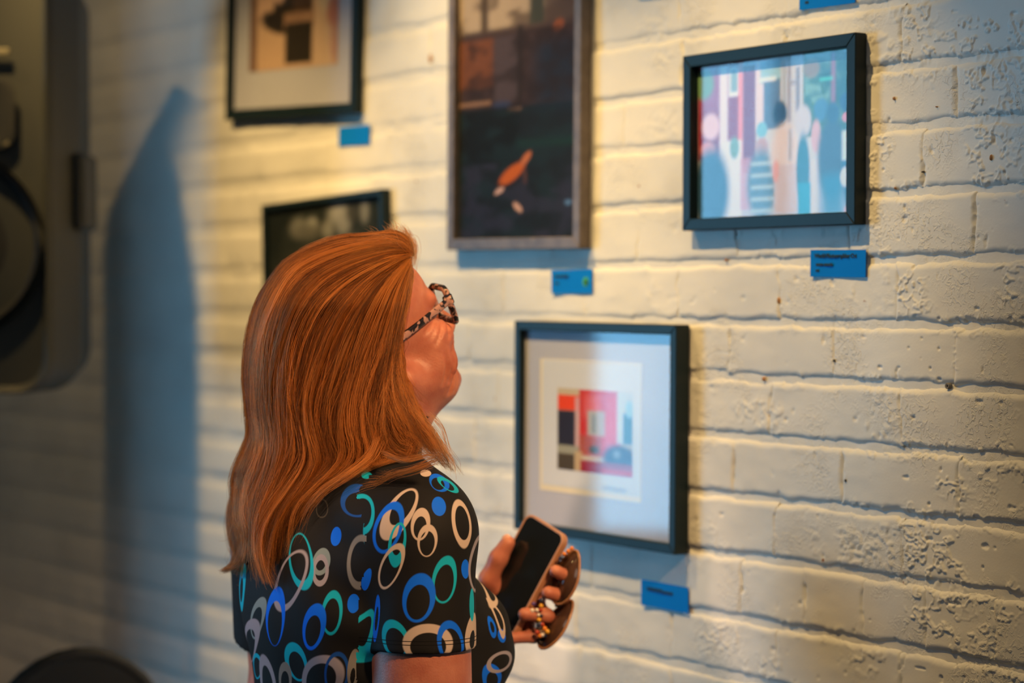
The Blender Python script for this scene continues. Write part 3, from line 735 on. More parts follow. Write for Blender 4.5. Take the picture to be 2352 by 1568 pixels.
# head frame: local x forward, y her left, z up
YAW_H, TILT, HS = math.radians(36), math.radians(26), .90
RH = rotm((0, 0, 1), YAW_H) @ rotm((0, 1, 0), -TILT)
_c = RH @ np.array([.086, 0, -.108]) * HS
HC = at(1034, 876, 2.63 + _c[1]) - _c
def hd(x, y, z): return HC + RH @ np.array([x, y, z]) * HS
def hcap(a, b, ra, rb, k=.012, sub=False): BODY.cap(a, b, ra * HS, rb * HS, k * HS, sub)
def hchain(p, r, k=.006, sub=False): BODY.chain(p, [x * HS for x in r], k * HS, sub)

BODY = Field((-.52, 2.22, .92), (.16, 3.08, 1.64), .0027)
def make_torso(Fd, g):      # g = garment growth
    k = .05
    Fd.ell(tb(-.005, 0, 1.115), (.108 + g, .148 + g, .20 + g), RB, k)
    Fd.ell(tb(-.04, 0, 1.165), (.085 + g, .135 + g, .125 + g), RB, k)
    Fd.cap(tb(-.025, -.135, 1.228), tb(-.025, .13, 1.228), .050 + g, .055 + g, k)
    for sgn in (-1, 1):
        Fd.cap(tb(-.02, sgn * .05, 1.280), tb(-.02, sgn * .135, 1.236), .036 + g, .038 + g, k)
        Fd.ell(tb(.088, sgn * .062, 1.078), (.062 + g, .066 + g, .07 + g), RB, .04)
    Fd.ell(tb(.03, -.022, .96), (.122 + g, .152 + g, .17 + g), RB, k)
    Fd.ell(tb(.0, 0, .84), (.122 + g, .175 + g, .13 + g), RB, k)
SH_R, EL_R = tb(-.024, .145, 1.222), tb(-.03, .152, .975)
SH_L, EL_L = tb(-.02, -.162, 1.225), tb(.035, -.225, .985)
make_torso(BODY, 0.0)
# right arm: hangs down, forearm forward
BODY.cap(SH_R, EL_R, .054, .0585, .02); BODY.cap(EL_R, EL_R + FW * .12 + np.array([0, 0, -.05]), .05, .042, .02)
# left arm: bent, forearm in front of the chest
WR_L = at(1128, 1462, 2.86)
BODY.cap(SH_L, EL_L, .052, .044, .03); BODY.cap(EL_L, WR_L, .045, .028, .02)
# neck
BODY.cap(tb(-.015, 0, 1.27), hd(-.026, 0, -.06), .060, .052, .03)
BODY.cap(tb(.01, 0, 1.27), hd(-.005, 0, -.085), .045, .036, .03)
# head
def E(c, r, k=.012, sub=False, rot=None): BODY.ell(hd(*c), np.array(r) * HS, RH if rot is None else RH @ rot, k * HS, sub)
E((-.014, 0, .040), (.098, .076, .090)); E((.040, 0, .036), (.054, .064, .062), .02); E((.042, 0, -.022), (.050, .060, .062), .02)
E((.036, 0, -.074), (.050, .053, .046), .02); E((.070, 0, -.098), (.022, .026, .020), .02); E((.087, 0, -.105), (.014, .017, .013), .012)
E((.055, 0, -.058), (.040, .036, .032), .02)
for sg in (-1, 1):
    E((.062, sg * .040, -.030), (.030, .027, .024), .014)
    E((.050, sg * .046, -.058), (.026, .020, .024), .016)
    hcap(hd(-.008, sg * .052, -.055), hd(.058, sg * .026, -.098), .017, .016, .022)
    E((.090, sg * .030, .004), (.016, .019, .012), .012, True)
    hcap(hd(.094, sg * .010, .021), hd(.078, sg * .048, .022), .009, .008, .012)
    E((.105, sg * .010, -.040), (.011, .009, .008), .008)
    E((-.026, sg * .072, -.010), (.015, .007, .028), .008)
hcap(hd(.094, 0, .008), hd(.118, 0, -.033), .0075, .0115, .012)
hcap(hd(.094, 0, -.056), hd(.094, 0, -.054), .014, .014, .012)
for a, b, r in ((-.024, 0, .0055), (0, .024, .0055)):
    hcap(hd(.096 - abs(a) * .5, a, -.062 + abs(a) * .12), hd(.101 - abs(b) * .72, b, -.063 + abs(b) * .12), .005, .005, .006)
    hcap(hd(.094 - abs(a) * .6, a, -.080 + abs(a) * .35), hd(.095 - abs(b) * .6, b, -.080 + abs(b) * .35), .0055, .0055, .006)
E((.100, 0, -.0715), (.018, .026, .0058), .006, True)
for sg in (-1, 1): E((.091, sg * .027, -.069), (.013, .013, .0065), .008, True)
hcap(hd(.056, 0, -.096), hd(-.004, 0, -.118), .024, .034, .03)
# left hand round the phone
PH_C = at(1198, 1322, 2.83)
PH_L = np.array([.473, 0, .881]); PH_S = np.array([.643, -.69, -.325]); PH_S -= PH_L * np.dot(PH_S, PH_L); PH_S /= np.linalg.norm(PH_S); PH_N = np.cross(PH_S, PH_L); PH_N /= np.linalg.norm(PH_N)
def ph(sx, l, nn): return PH_C + PH_S * sx + PH_L * l + PH_N * nn      # across, along, out of the screen
PALM = ph(-.012, -.050, -.030)
BODY.cap(WR_L, PALM, .027, .024, .02)
BODY.ell(ph(-.004, -.036, -.026), (.040, .046, .015), np.stack([PH_S, PH_L, PH_N], 1), .012)
FING = [(.024, .036, .0088), (.003, .010, .0094), (-.022, -.020, .0092), (-.050, -.050, .0082)]
TIPPX = [(1276, 1311), (1259, 1361), (1205, 1410), (1171, 1465)]
FCH = []
for (lk, lt, r), tp in zip(FING, TIPPX):
    tip = at(tp[0], tp[1], 2.795)
    k1 = ph(.026, lk - .004, -.026); k2 = ph(.050, (lk + lt) / 2, -.020) if lk > -.04 else ph(.046, lt, -.02)
    k2 = k2 * .6 + tip * .4 + PH_N * -.012 + PH_S * .006
    pts = [ph(-.002, lk - .012, -.026), k1, k2, tip]; FCH.append((pts, r))
    BODY.chain(pts, [r * 1.15, r * 1.08, r, r * .93], .005)
th = [ph(-.024, -.040, -.018), at(1122, 1330, 2.845), at(1145, 1282, 2.84), at(1166, 1246, 2.838)]
BODY.chain(th, [.015, .0125, .0118, .0098], .006)
V, Q = surface_nets(BODY)
def crease(V, pts, depth, width):
    pts = resample(pts, 40) if len(pts) > 2 else np.linspace(pts[0], pts[1], 30)
    m = np.where((np.abs(V - pts.mean(0)) < .09).all(1))[0]; d = np.linalg.norm(V[m][:, None] - pts[None], axis=2); j = d.argmin(1); d = d.min(1)
    fade = np.sin(np.pi * (j + 3) / (len(pts) + 6)); g = BODY.grad(V[m])
    V[m] -= g * (depth * fade * (np.exp(-(d / width) ** 2) - .45 * np.exp(-((d - 2.1 * width) / width) ** 2)))[:, None]
def skin_pt(x, y, z):
    p = hd(x, y, z); o = HC - RH @ np.array([0, 0, .02]) * HS
    for k in np.linspace(1.6, .4, 120):
        q = o + (p - o) * k
        if BODY.sample(q[None])[0] < 0: return q
    return p
for sg in (-1, 1):
    for ln, dp, wd in (([(.098, .020, -.036), (.094, .033, -.052), (.086, .036, -.074), (.076, .036, -.094)], .0026, .0030), ([(.080, .048, -.040), (.074, .050, -.062), (.062, .050, -.086), (.050, .046, -.104)], .0021, .0030),
                       ([(.090, .042, -.044), (.084, .045, -.066), (.072, .046, -.090), (.060, .042, -.106)], .0016, .0024), ([(.074, .053, -.046), (.068, .0545, -.068), (.057, .053, -.092)], .0015, .0024), ([(.066, .056, -.042), (.060, .057, -.062), (.050, .055, -.086)], .0017, .0028), ([(.052, .060, -.046), (.047, .060, -.066), (.040, .058, -.086)], .0012, .0026),
                       ([(.070, .054, -.012), (.058, .060, -.020), (.046, .063, -.030)], .0012, .0020), ([(.068, .056, -.003), (.054, .063, -.006), (.042, .066, -.010)], .0010, .0020), ([(.084, .042, -.016), (.074, .052, -.021), (.062, .058, -.030)], .0014, .0024)):
        crease(V, np.array([skin_pt(x, sg * y, z) for x, y, z in ln]), dp * 2.6, wd)
M_SKIN = None
def skin_mat():
    t = NT('skin'); b = t.b; tc = t.n('ShaderNodeTexCoord')
    no = t.n('ShaderNodeTexNoise'); no.inputs['Scale'].default_value = 42; no.inputs['Detail'].default_value = 6; t.l(tc.outputs['Object'], no.inputs['Vector'])
    rp = t.n('ShaderNodeValToRGB'); e = rp.color_ramp.elements; e[0].position = .3; e[0].color = (.40, .118, .075, 1); e[1].position = .72; e[1].color = (.53, .205, .132, 1)
    t.l(no.outputs['Fac'], rp.inputs['Fac']); t.l(rp.outputs['Color'], b.inputs['Base Color'])
    b.inputs['Roughness'].default_value = .48; b.inputs['Subsurface Weight'].default_value = .25; b.inputs['Subsurface Radius'].default_value = (1, .3, .15); b.inputs['Subsurface Scale'].default_value = .005
    f = t.n('ShaderNodeTexNoise'); f.inputs['Scale'].default_value = 420; f.inputs['Detail'].default_value = 3; t.l(tc.outputs['Object'], f.inputs['Vector'])
    bp = t.n('ShaderNodeBump'); bp.inputs['Strength'].default_value = .4; bp.inputs['Distance'].default_value = .0010; t.l(f.outputs['Fac'], bp.inputs['Height']); t.l(bp.outputs['Normal'], b.inputs['Normal'])
    return t.m
M_SKIN = skin_mat()
woman = empty('person', (float(N0[0]), float(N0[1]), 0), 'red-haired woman in a black top printed with blue rings looking up at the pictures', 'person')
WI = np.array([N0[0], N0[1], 0.0])
def wchild(name, V, Q, m, parent=None): 
    return mesh_obj(name, np.asarray(V) - WI, Q, m, parent or woman)
body = wchild('body', V, Q, M_SKIN)
for sg in (-1, 1):
    m = MB(); m.ball(hd(.076, sg * .031, .002) - WI, .0112, 16, 10); m.build('eye', mat('eye_white', (.7, .68, .64), .2), woman, True)
m = MB(); R_ = RH; m.ball(hd(.084, 0, -.0705) - WI, (.0105, .019, .005), 16, 8, RH); m.build('teeth', mat('tooth_enamel', (.78, .74, .66), .3), woman, True)
M_NAIL = mat('finger_nail', (.66, .36, .29), .3)
m = MB(); nd = th[-1] - th[-2]; nd /= np.linalg.norm(nd); out = np.cross(nd, [0, 1, 0]); out /= np.linalg.norm(out)
m.ball(th[-1] + nd * .001 - PH_S * .004 + np.array([0, -.0065, .002]) - WI, (.0065, .0022, .008), 10, 6, np.stack([np.cross(nd, [0, -1.0, 0]), [0, -1.0, 0], nd], 1)); m.build('nail', M_NAIL, woman, True)

# ---- the top: a shell around torso and sleeves
SHIRT = Field((-.50, 2.26, .76), (.14, 3.02, 1.40), .0034)
make_torso(SHIRT, .010)
SLV = Field((-.50, 2.26, .76), (.14, 3.02, 1.40), .0034)
def sleeve(S, Eb, t1):
    e = S + (Eb - S) * t1; SLV.cap(S, e, .060, .0625, .01); return e
cuffR = sleeve(SH_R, EL_R, .505); cuffL = sleeve(SH_L, EL_L, .66)
X, Y, Z = np.meshgrid(*[a.astype(np.float32) for a in SHIRT.ax], indexing='ij')
def pdist(p, n): return (X - p[0]) * n[0] + (Y - p[1]) * n[1] + (Z - p[2]) * n[2]
A = SHIRT.a.copy()
# drape folds
rr_ = (X - N0[0]) * RT[0] + (Y - N0[1]) * RT[1]; ff_ = (X - N0[0]) * FW[0] + (Y - N0[1]) * FW[1]
A += .0022 * np.sin(rr_ * 58 + Z * 24 + 2 * np.sin(Z * 15)) * sstep(.03, -.05, ff_) * sstep(.10, .02, np.abs(rr_ - .07)) + .0018 * np.sin(Z * 95 + rr_ * 40) * sstep(.05, .0, np.abs(rr_ - .115)) * sstep(1.28, 1.2, Z)
AS = SLV.a.copy()
for S, Eb, t1 in ((SH_R, EL_R, .505), (SH_L, EL_L, .66)):
    dr = (Eb - S) / np.linalg.norm(Eb - S); e = S + (Eb - S) * t1
    ax = np.sqrt(np.maximum((X - e[0]) ** 2 + (Y - e[1]) ** 2 + (Z - e[2]) ** 2 - pdist(e, dr) ** 2, 0))
    AS = np.where(ax < .12, np.maximum(AS, pdist(e, dr)), AS)
_h = np.maximum(.014 - np.abs(A - AS), 0) / .014; A = np.minimum(A, AS) - _h * _h * .014 * .25; del AS, _h
A = np.maximum(A, (0.775 - Z))
nk = tb(-.005, 0, 1.325); A = np.maximum(A, .078 - np.sqrt((X - nk[0]) ** 2 + (Y - nk[1]) ** 2 + ((Z - nk[2]) * .8) ** 2))
# hollow: keep a 7 mm shell
G = np.stack([X.ravel(), Y.ravel(), Z.ravel()], 1)
inner = np.full(A.size, .2, np.float32); near = np.abs(A.ravel()) < .03; inner[near] = BODY.sample(G[near]); inner = inner.reshape(A.shape)
inner = np.where(Z < .935, A + .012, np.maximum(inner, A + .0075))
SA = np.maximum(A, -(inner - .0012)).astype(np.float32)
SV, SQ = surface_nets(SHIRT, SA)
OUTER = Field(SHIRT.lo, SHIRT.lo + .01, SHIRT.d); OUTER.n = SHIRT.n; OUTER.a = A.astype(np.float32)
SHIRT.a = np.minimum(A.astype(np.float32), SHIRT.a + .004)
del X, Y, Z, G, inner, near

# ---- print: rings laid out on the cloth
TEX = {'torso': ((-.52, .76), (.52, 1.40), 1000 / .52), 'sleeve': ((-.23, -.14), (.23, .22), 1000 / .46)}
armdirs = [(SH_R, (EL_R - SH_R) / np.linalg.norm(EL_R - SH_R)), (SH_L, (EL_L - SH_L) / np.linalg.norm(EL_L - SH_L))]
def uv_torso(P):
    q = P - N0; r = q @ RT; f = q @ FW
    f = f + .01; return np.stack([np.arctan2(r * .64 + f * .77, r * .77 - f * .64) * .155, P[:, 2]], 1)
def uv_arm(P, k):
    S, dr = armdirs[k]; q = P - S; t = q @ dr
    out = (RT * .77 - FW * .64) if k == 0 else -(RT * .77 - FW * .64); b = np.cross(dr, out); b /= np.linalg.norm(b); o = np.cross(b, dr)
    uv = np.stack([np.arctan2(q @ b, q @ o) * .068, t], 1)
    top = t < 0; qn = q[top] / (np.linalg.norm(q[top], axis=1)[:, None] + 1e-9); th = np.arccos(np.clip(qn @ o, -1, 1)); d2 = np.stack([qn @ b, qn @ dr], 1); d2 /= np.linalg.norm(d2, axis=1)[:, None] + 1e-9
    uv[top] = d2 * th[:, None] * .068
    return uv
def which(P):
    q = P - N0; r = q @ RT
    res = np.zeros(len(P), int); 
    f = q @ FW
    for k, m0 in ((0, r > .106), (1, r < -.100)):
        S, dr = armdirs[k]; a = P - S; t = a @ dr; ax = np.sqrt(np.maximum((a ** 2).sum(1) - t ** 2, 0))
        res[m0 & (ax < .076) & (t < .16)] = k + 1
    return res
RING_SRC = """T b 772 1232 12 22 8 0
T g 1003 1125 0 0 0 0
T k 738 1290 20 32 14 .55 .1
T v 736 1310 19 37 4 .62 0
T g 828 1292 32 64 4 .72 -.05
T t 833 1180 28 46 4 .72 -.1
T n 820 1150 40 38 10 .66 .3
T t 690 1290 28 66 -6 .80 -.35
T v 664 1335 30 74 18 .82 -.2
T b 632 1416 22 68 4 .74 .5
T t 762 1408 24 52 6 .74 .2
T b 720 1440 26 54 10 .66 .25
T b 812 1386 14 22 6 0
T t 552 1350 11 56 6 .5 .1
T k 590 1420 17 50 14 .7 .3
T v 571 1472 22 52 12 .72 .35
T t 588 1530 14 30 0 .76 .2
T v 615 1580 20 78 -6 .66 0
T t 680 1520 24 46 -16 .70 .3
T g 655 1560 15 40 0 .62 .2
T v 735 1562 46 58 18 .72 .1
T n 772 1550 28 52 4 .80 0
T t 832 1460 26 62 10 .55 -.2
T g 812 1536 14 46 6 .4 .3
T b 548 1560 10 50 -8 .5 0
T b 842 1330 9 26 14 0
T d 740 1168 14 22 4 .84 0
T t 842 1092 12 8 0 0
T b 1010 1106 26 20 40 .62 .4
A s 978 1086 13 9 0 0
A s 916 1178 30 70 32 .66 -.35
A t 1030 1112 30 13 35 .60 .35
A b 1008 1162 16 22 -10 0
A s 966 1203 22 38 8 .66 .3
A s 982 1240 23 37 6 .74 .35
A s 1062 1200 22 56 -8 .70 0
A b 892 1210 32 62 18 .76 .2
A t 912 1250 20 52 8 .66 -.3
A s 898 1300 24 56 22 .8 .2
A t 1022 1330 28 55 8 .76 .3
A b 962 1372 38 57 10 .70 .3
A b 1068 1306 9 22 0 0
A t 906 1466 30 45 -16 .72 .3
A s 984 1478 60 46 0 .70 .25
A b 1037 1476 30 52 -8 .74 .2
A s 1086 1456 17 50 6 .42 .2
A b 864 1420 7 55 6 .5 0
A t 1084 1388 7 38 0 0
A v 1098 1290 20 70 8 .80 .2
T s 1120 1340 12 60 -20 .7 0
T k 1120 1470 16 32 0 .60 0
T b 1130 1440 8 26 -14 .5 0
T b 1152 1460 9 16 -14 0
T s 1146 1420 9 50 -20 .6 0
T b 1130 1560 22 36 0 .62 .2
T v 1150 1520 34 22 -30 .7 0"""
COLS = {'b': (.002, .14, .95), 't': (.004, .40, .60), 's': (.52, .42, .36), 'g': (.22, .21, .20), 'v': (.30, .28, .34), 'k': (.20, .26, .28), 'n': (.008, .07, .34), 'd': (.05, .045, .04)}
px_, py_, zf_ = project(SV)
fc = SV[SQ].mean(1); 
tri = SV[SQ]; fnrm = np.cross(tri[:, 2] - tri[:, 0], tri[:, 3] - tri[:, 1]); fnrm /= np.linalg.norm(fnrm, axis=1)[:, None] + 1e-12
facing = (((CAM - fc) * fnrm).sum(1) > 0) & (OUTER.sample(fc) > -.003)
fpx, fpy, fz = project(fc); fwhich = which(fc)
fuv = uv_torso(fc)
for k in (0, 1):
    mk = fwhich == k + 1; fuv[mk] = uv_arm(fc[mk], k)
imgs = {}
for nm, (lo, hi, s) in TEX.items():
    w_, h_ = int((hi[0] - lo[0]) * s), int((hi[1] - lo[1]) * s)
    imgs[nm] = np.broadcast_to(np.array([.0085, .0085, .0095], np.float32), (h_, w_, 3)).copy()
def stamp(nm, uv0, J, a, b, inn, off, col):
    """ring in local (x right, y down) units, J maps them to cloth metres"""
    lo, hi, s = TEX[nm]; im = imgs[nm]; ext = np.abs(J) @ np.array([max(a, b)] * 2) * 1.1 + .003
    x0, x1 = [int(np.clip((uv0[0] + sg * ext[0] - lo[0]) * s, 0, im.shape[1])) for sg in (-1, 1)]; y0, y1 = [int(np.clip((uv0[1] + sg * ext[1] - lo[1]) * s, 0, im.shape[0])) for sg in (-1, 1)]
    if x1 <= x0 or y1 <= y0: return
    gx, gy = np.meshgrid((np.arange(x0, x1) + .5) / s + lo[0] - uv0[0], (np.arange(y0, y1) + .5) / s + lo[1] - uv0[1])
    q = np.linalg.inv(J) @ np.stack([gx.ravel(), gy.ravel()]); X_, Y_ = q[0] / a, q[1] / b
    dout = np.hypot(X_, Y_); e = .5 / (s * .0005 * min(a, b)) if False else .04
    m = sstep(1 + e, 1 - e, dout)
    if inn > 0:
        din = np.hypot(X_ / inn, (Y_ - np.clip(off * 2.0, -.9, .9) * (1 - inn)) / (inn * 1.02)); m = m * sstep(1 - e, 1 + e, din)
    m = m.reshape(gx.shape)[..., None]; im[y0:y1, x0:x1] += m * (np.array(COLS[col], np.float32) - im[y0:y1, x0:x1])
# unseen cloth gets rings of the same family, then the visible ones go where the photograph has them
vis_t = fuv[facing & (fwhich == 0) & (fpx > 500) & (fpy < 1600)]; 
taken = {'torso': np.zeros(imgs['torso'].shape[:2], bool), 'sleeve': np.zeros(imgs['sleeve'].shape[:2], bool)}
for nm, sel in (('torso', facing & (fwhich == 0) & (fpy < 1640)), ('sleeve', facing & (fwhich == 1) & (fpy < 1640))):
    lo, hi, s = TEX[nm]; q = fuv[sel]; ix = ((q[:, 0] - lo[0]) * s / 40).astype(int); iy = ((q[:, 1] - lo[1]) * s / 40).astype(int)
    for a_, b_ in set(zip(ix, iy)): taken[nm][max(0, b_ * 40 - 20):b_ * 40 + 60, max(0, a_ * 40 - 20):a_ * 40 + 60] = True
for nm, cnt in (('torso', 170), ('sleeve', 46)):
    lo, hi, s = TEX[nm]
    for _ in range(cnt):
        u_, v_ = random.uniform(lo[0], hi[0]), random.uniform(lo[1], hi[1])
        iy, ix = min(int((v_ - lo[1]) * s), taken[nm].shape[0] - 1), min(int((u_ - lo[0]) * s), taken[nm].shape[1] - 1)
        if taken[nm][iy, ix]: continue
        an = random.uniform(-.3, .3); a_ = random.uniform(.008, .018); J = np.array([[math.cos(an), -math.sin(an)], [math.sin(an), math.cos(an)]]) @ np.diag([1, -1])
        stamp(nm, (u_, v_), J, a_, a_ * random.uniform(1.3, 2), random.choice([0, .66, .74, .74, .8]), random.uniform(-.3, .4), random.choice('bbttssgvk'))
for ln in RING_SRC.splitlines():
    p = ln.split(); part, col = p[0], p[1]; cx, cy, a_, b_, rot = map(float, p[2:7]); inn = float(p[7]); off = float(p[8]) if len(p) > 8 else 0
    if a_ == 0: continue
    d2 = (fpx - cx) ** 2 + (fpy - cy) ** 2; sel = facing & (d2 < 28 ** 2)
    if sel.any(): sel &= fz < fz[sel].min() + .03
    cand_w = np.bincount(fwhich[sel], minlength=3) if sel.any() else np.zeros(3)
    if cand_w.sum() == 0: continue
    wi = int(cand_w.argmax()); sel &= fwhich == wi; zmin = fz[sel].min(); sel &= fz < zmin + .05
    if sel.sum() < 6: print('few', ln); continue
    M = np.stack([fpx[sel] - cx, fpy[sel] - cy, np.ones(sel.sum())], 1); C_, *_ = np.linalg.lstsq(M, fuv[sel], rcond=None)
    J = C_[:2].T; uv0 = C_[2]
    if abs(np.linalg.det(J)) < 1e-9 or np.abs(J).max() > .0022: print('bad', ln, J); continue
    r_ = math.radians(rot); Rm = np.array([[math.cos(r_), -math.sin(r_)], [math.sin(r_), math.cos(r_)]])
    stamp('torso' if wi == 0 else 'sleeve', uv0, J @ Rm, a_, b_, inn, off, col)
_lo, _hi, _s = TEX['sleeve']; _tc = np.linalg.norm(EL_R - SH_R) * .505
for _d in (.0105, .0150):
    _r = int((_tc - _d - _lo[1]) * _s); imgs['sleeve'][_r:_r + 2] = (.0015, .0015, .0018)
def cloth_mat(nm):
    im = imgs[nm]; I = bpy.data.images.new('ring_print_' + nm, im.shape[1], im.shape[0], float_buffer=True); I.colorspace_settings.name = 'Linear Rec.709'
    I.pixels.foreach_set(np.concatenate([im, np.ones(im.shape[:2] + (1,), np.float32)], -1).ravel().astype(np.float32)); I.update(); I.pack()
    t = NT('ring_print_cloth_' + nm); tx = t.n('ShaderNodeTexImage'); tx.image = I; tx.extension = 'EXTEND'
    t.l(tx.outputs['Color'], t.b.inputs['Base Color']); t.b.inputs['Roughness'].default_value = .7; t.b.inputs['Specular IOR Level'].default_value = .2
    tc = t.n('ShaderNodeTexCoord'); no = t.n('ShaderNodeTexNoise'); no.inputs['Scale'].default_value = 900; t.l(tc.outputs['Object'], no.inputs['Vector'])
    bp = t.n('ShaderNodeBump'); bp.inputs['Strength'].default_value = .15; bp.inputs['Distance'].default_value = .0005; t.l(no.outputs['Fac'], bp.inputs['Height']); t.l(bp.outputs['Normal'], t.b.inputs['Normal'])
    return t.m
M_CLOTH = [cloth_mat('torso'), cloth_mat('sleeve')]
shirt = wchild('shirt', SV, SQ, M_CLOTH[0]); shirt.data.materials.append(M_CLOTH[1])
tag(shirt, 'black jersey top with blue, teal and beige ring print')
uvl = shirt.data.uv_layers.new(name='cloth'); cor = SV[SQ.ravel()]; wf = np.repeat(fwhich, 4); cuv = uv_torso(cor)
for k in (0, 1):
    mk = wf == k + 1; cuv[mk] = uv_arm(cor[mk], k)
# keep every face on one side of the seam
cu4 = cuv.reshape(-1, 4, 2); per = np.where(fwhich == 0, 2 * math.pi * .155, 2 * math.pi * .068)[:, None]
cu4[..., 0] += np.round((cu4[:, :1, 0] - cu4[..., 0]) / per) * per; cuv = cu4.reshape(-1, 2)
for nm, ids in (('torso', (0,)), ('sleeve', (1, 2))):
    lo, hi, s = TEX[nm]; mk = np.isin(wf, ids); cuv[mk] = (cuv[mk] - np.array(lo)) / (np.array(hi) - np.array(lo))
uvl.data.foreach_set('uv', cuv.astype(np.float32).ravel())
shirt.data.polygons.foreach_set('material_index', (fwhich > 0).astype(np.int32))
# ---- trousers and shoes
TR = Field((-.50, 2.30, .04), (.16, 3.0, .96), .008)
TR.ell(tb(.0, 0, .85), (.118, .168, .13), RB, .04)
KN = {}
for sg in (-1, 1):
    hip, kn, an = tb(0, sg * .088, .82), tb(.015, sg * .10, .47), tb(-.01, sg * .11, .10)
    TR.cap(hip, kn, .088, .060, .03); TR.cap(kn, an, .060, .050, .03)
TR.a = np.maximum(TR.a, np.maximum(TR.ax[2][None, None, :] - .925, .07 - TR.ax[2][None, None, :]).astype(np.float32))
V, Q = surface_nets(TR); wchild('trousers', V, Q, mat('black_trousers', (.015, .015, .018), .8, bump=(400, .2, .001)))
M_SHOE = mat('black_shoe_leather', (.02, .018, .017), .4)
for sg in (-1, 1):
    S_ = Field(tb(.06, sg * .11, .05) - np.array([.2, .2, .06]), tb(.06, sg * .11, .05) + np.array([.2, .2, .11]), .006)
    S_.cap(tb(-.03, sg * .11, .045), tb(.13, sg * .118, .033), .042, .036, .02); S_.cap(tb(-.02, sg * .11, .05), tb(-.012, sg * .11, .10), .045, .045, .02)
    S_.a = np.maximum(S_.a, (.002 - S_.ax[2])[None, None, :].astype(np.float32)); V, Q = surface_nets(S_); wchild('shoe', V, Q, M_SHOE)

# ---- hair: a soft base volume plus combed strands, laid over head and top
HR = np.array([[525, 868, 912], [540, 775, 940], [560, 715, 950], [590, 658, 950], [625, 628, 946], [670, 602, 940], [720, 583, 932], [780, 568, 924], [830, 563, 922], [880, 563, 930], [930, 568, 950],
               [970, 574, 985], [1010, 574, 1010], [1045, 556, 1035], [1080, 540, 1040], [1110, 540, 960], [1150, 534, 860], [1200, 531, 780], [1250, 545, 720], [1300, 540, 690], [1350, 560, 680]], float)
def hair_depth(x, y, side, lift=1.0):
    xl = np.interp(y, HR[:, 0], HR[:, 1]); xr = np.interp(y, HR[:, 0], HR[:, 2]) + 14
    m, hw = (xl + xr) / 2, (xr - xl) / 2 + 2
    t = np.clip(np.abs((x - m) / hw), 0, 1)
    prof = (1 - t ** 3.0) ** (1 / 3.0)
    T = np.interp(y, [525, 560, 620, 700, 900, 1000, 1100, 1300], [.022, .058, .086, .104, .102, .102, .10, .10])
    return 2.632 - side * T * prof * lift
def at_many(x, y, z):
    c, s_ = math.cos(PITCH), math.sin(PITCH); a = (x - CX) / F_PX; b = -(y - CY) / F_PX
    return CAM + np.stack([a, c + b * s_, b * c - s_], -1) * z[..., None]
def clear(P, margin):
    sh = P.shape; Q_ = P.reshape(-1, 3)
    for _ in range(2):
        Q_ = BODY.push(Q_, margin, 3)
        z = Q_[:, 2]; msk = z < 1.395
        Q_[msk] = SHIRT.push(Q_[msk], margin, 3)
    return Q_.reshape(sh)
# base
ys = np.concatenate([np.linspace(540, 1290, 44)]); nA = 40; base = []
for y in ys:
    xl = np.interp(y, HR[:, 0], HR[:, 1]) + np.interp(y, [540, 700, 1100, 1290], [16, 14, 14, 30]); xr = np.interp(y, HR[:, 0], HR[:, 2]) - np.interp(y, [540, 600, 900, 1000, 1100, 1290], [60, 95, 100, 95, 90, 60])
    xr = max(xr, xl + 12); m, hw = (xl + xr) / 2, (xr - xl) / 2
    an = np.linspace(0, 2 * math.pi, nA, endpoint=False); x = m + hw * np.cos(an); side = np.sign(np.sin(an)) 
    z0 = hair_depth(x, np.full(nA, y), side, .90); z1 = hair_depth(x, np.full(nA, y), -side, .90)
    base.append(at_many(x, np.full(nA, y), z0 * 1.0))
base = clear(np.array(base), .0025)
nB = len(ys); bf = [(i * nA + j, i * nA + (j + 1) % nA, (i + 1) * nA + (j + 1) % nA, (i + 1) * nA + j) for i in range(nB - 1) for j in range(nA)] + [tuple(range(nA))[::-1], tuple((nB - 1) * nA + j for j in range(nA))]
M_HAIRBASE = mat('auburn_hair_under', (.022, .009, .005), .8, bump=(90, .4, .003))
hair = mesh_obj('hair', base.reshape(-1, 3) - WI, bf, M_HAIRBASE, woman); hair['label'] = 'long copper red hair brushed back over the shoulder'
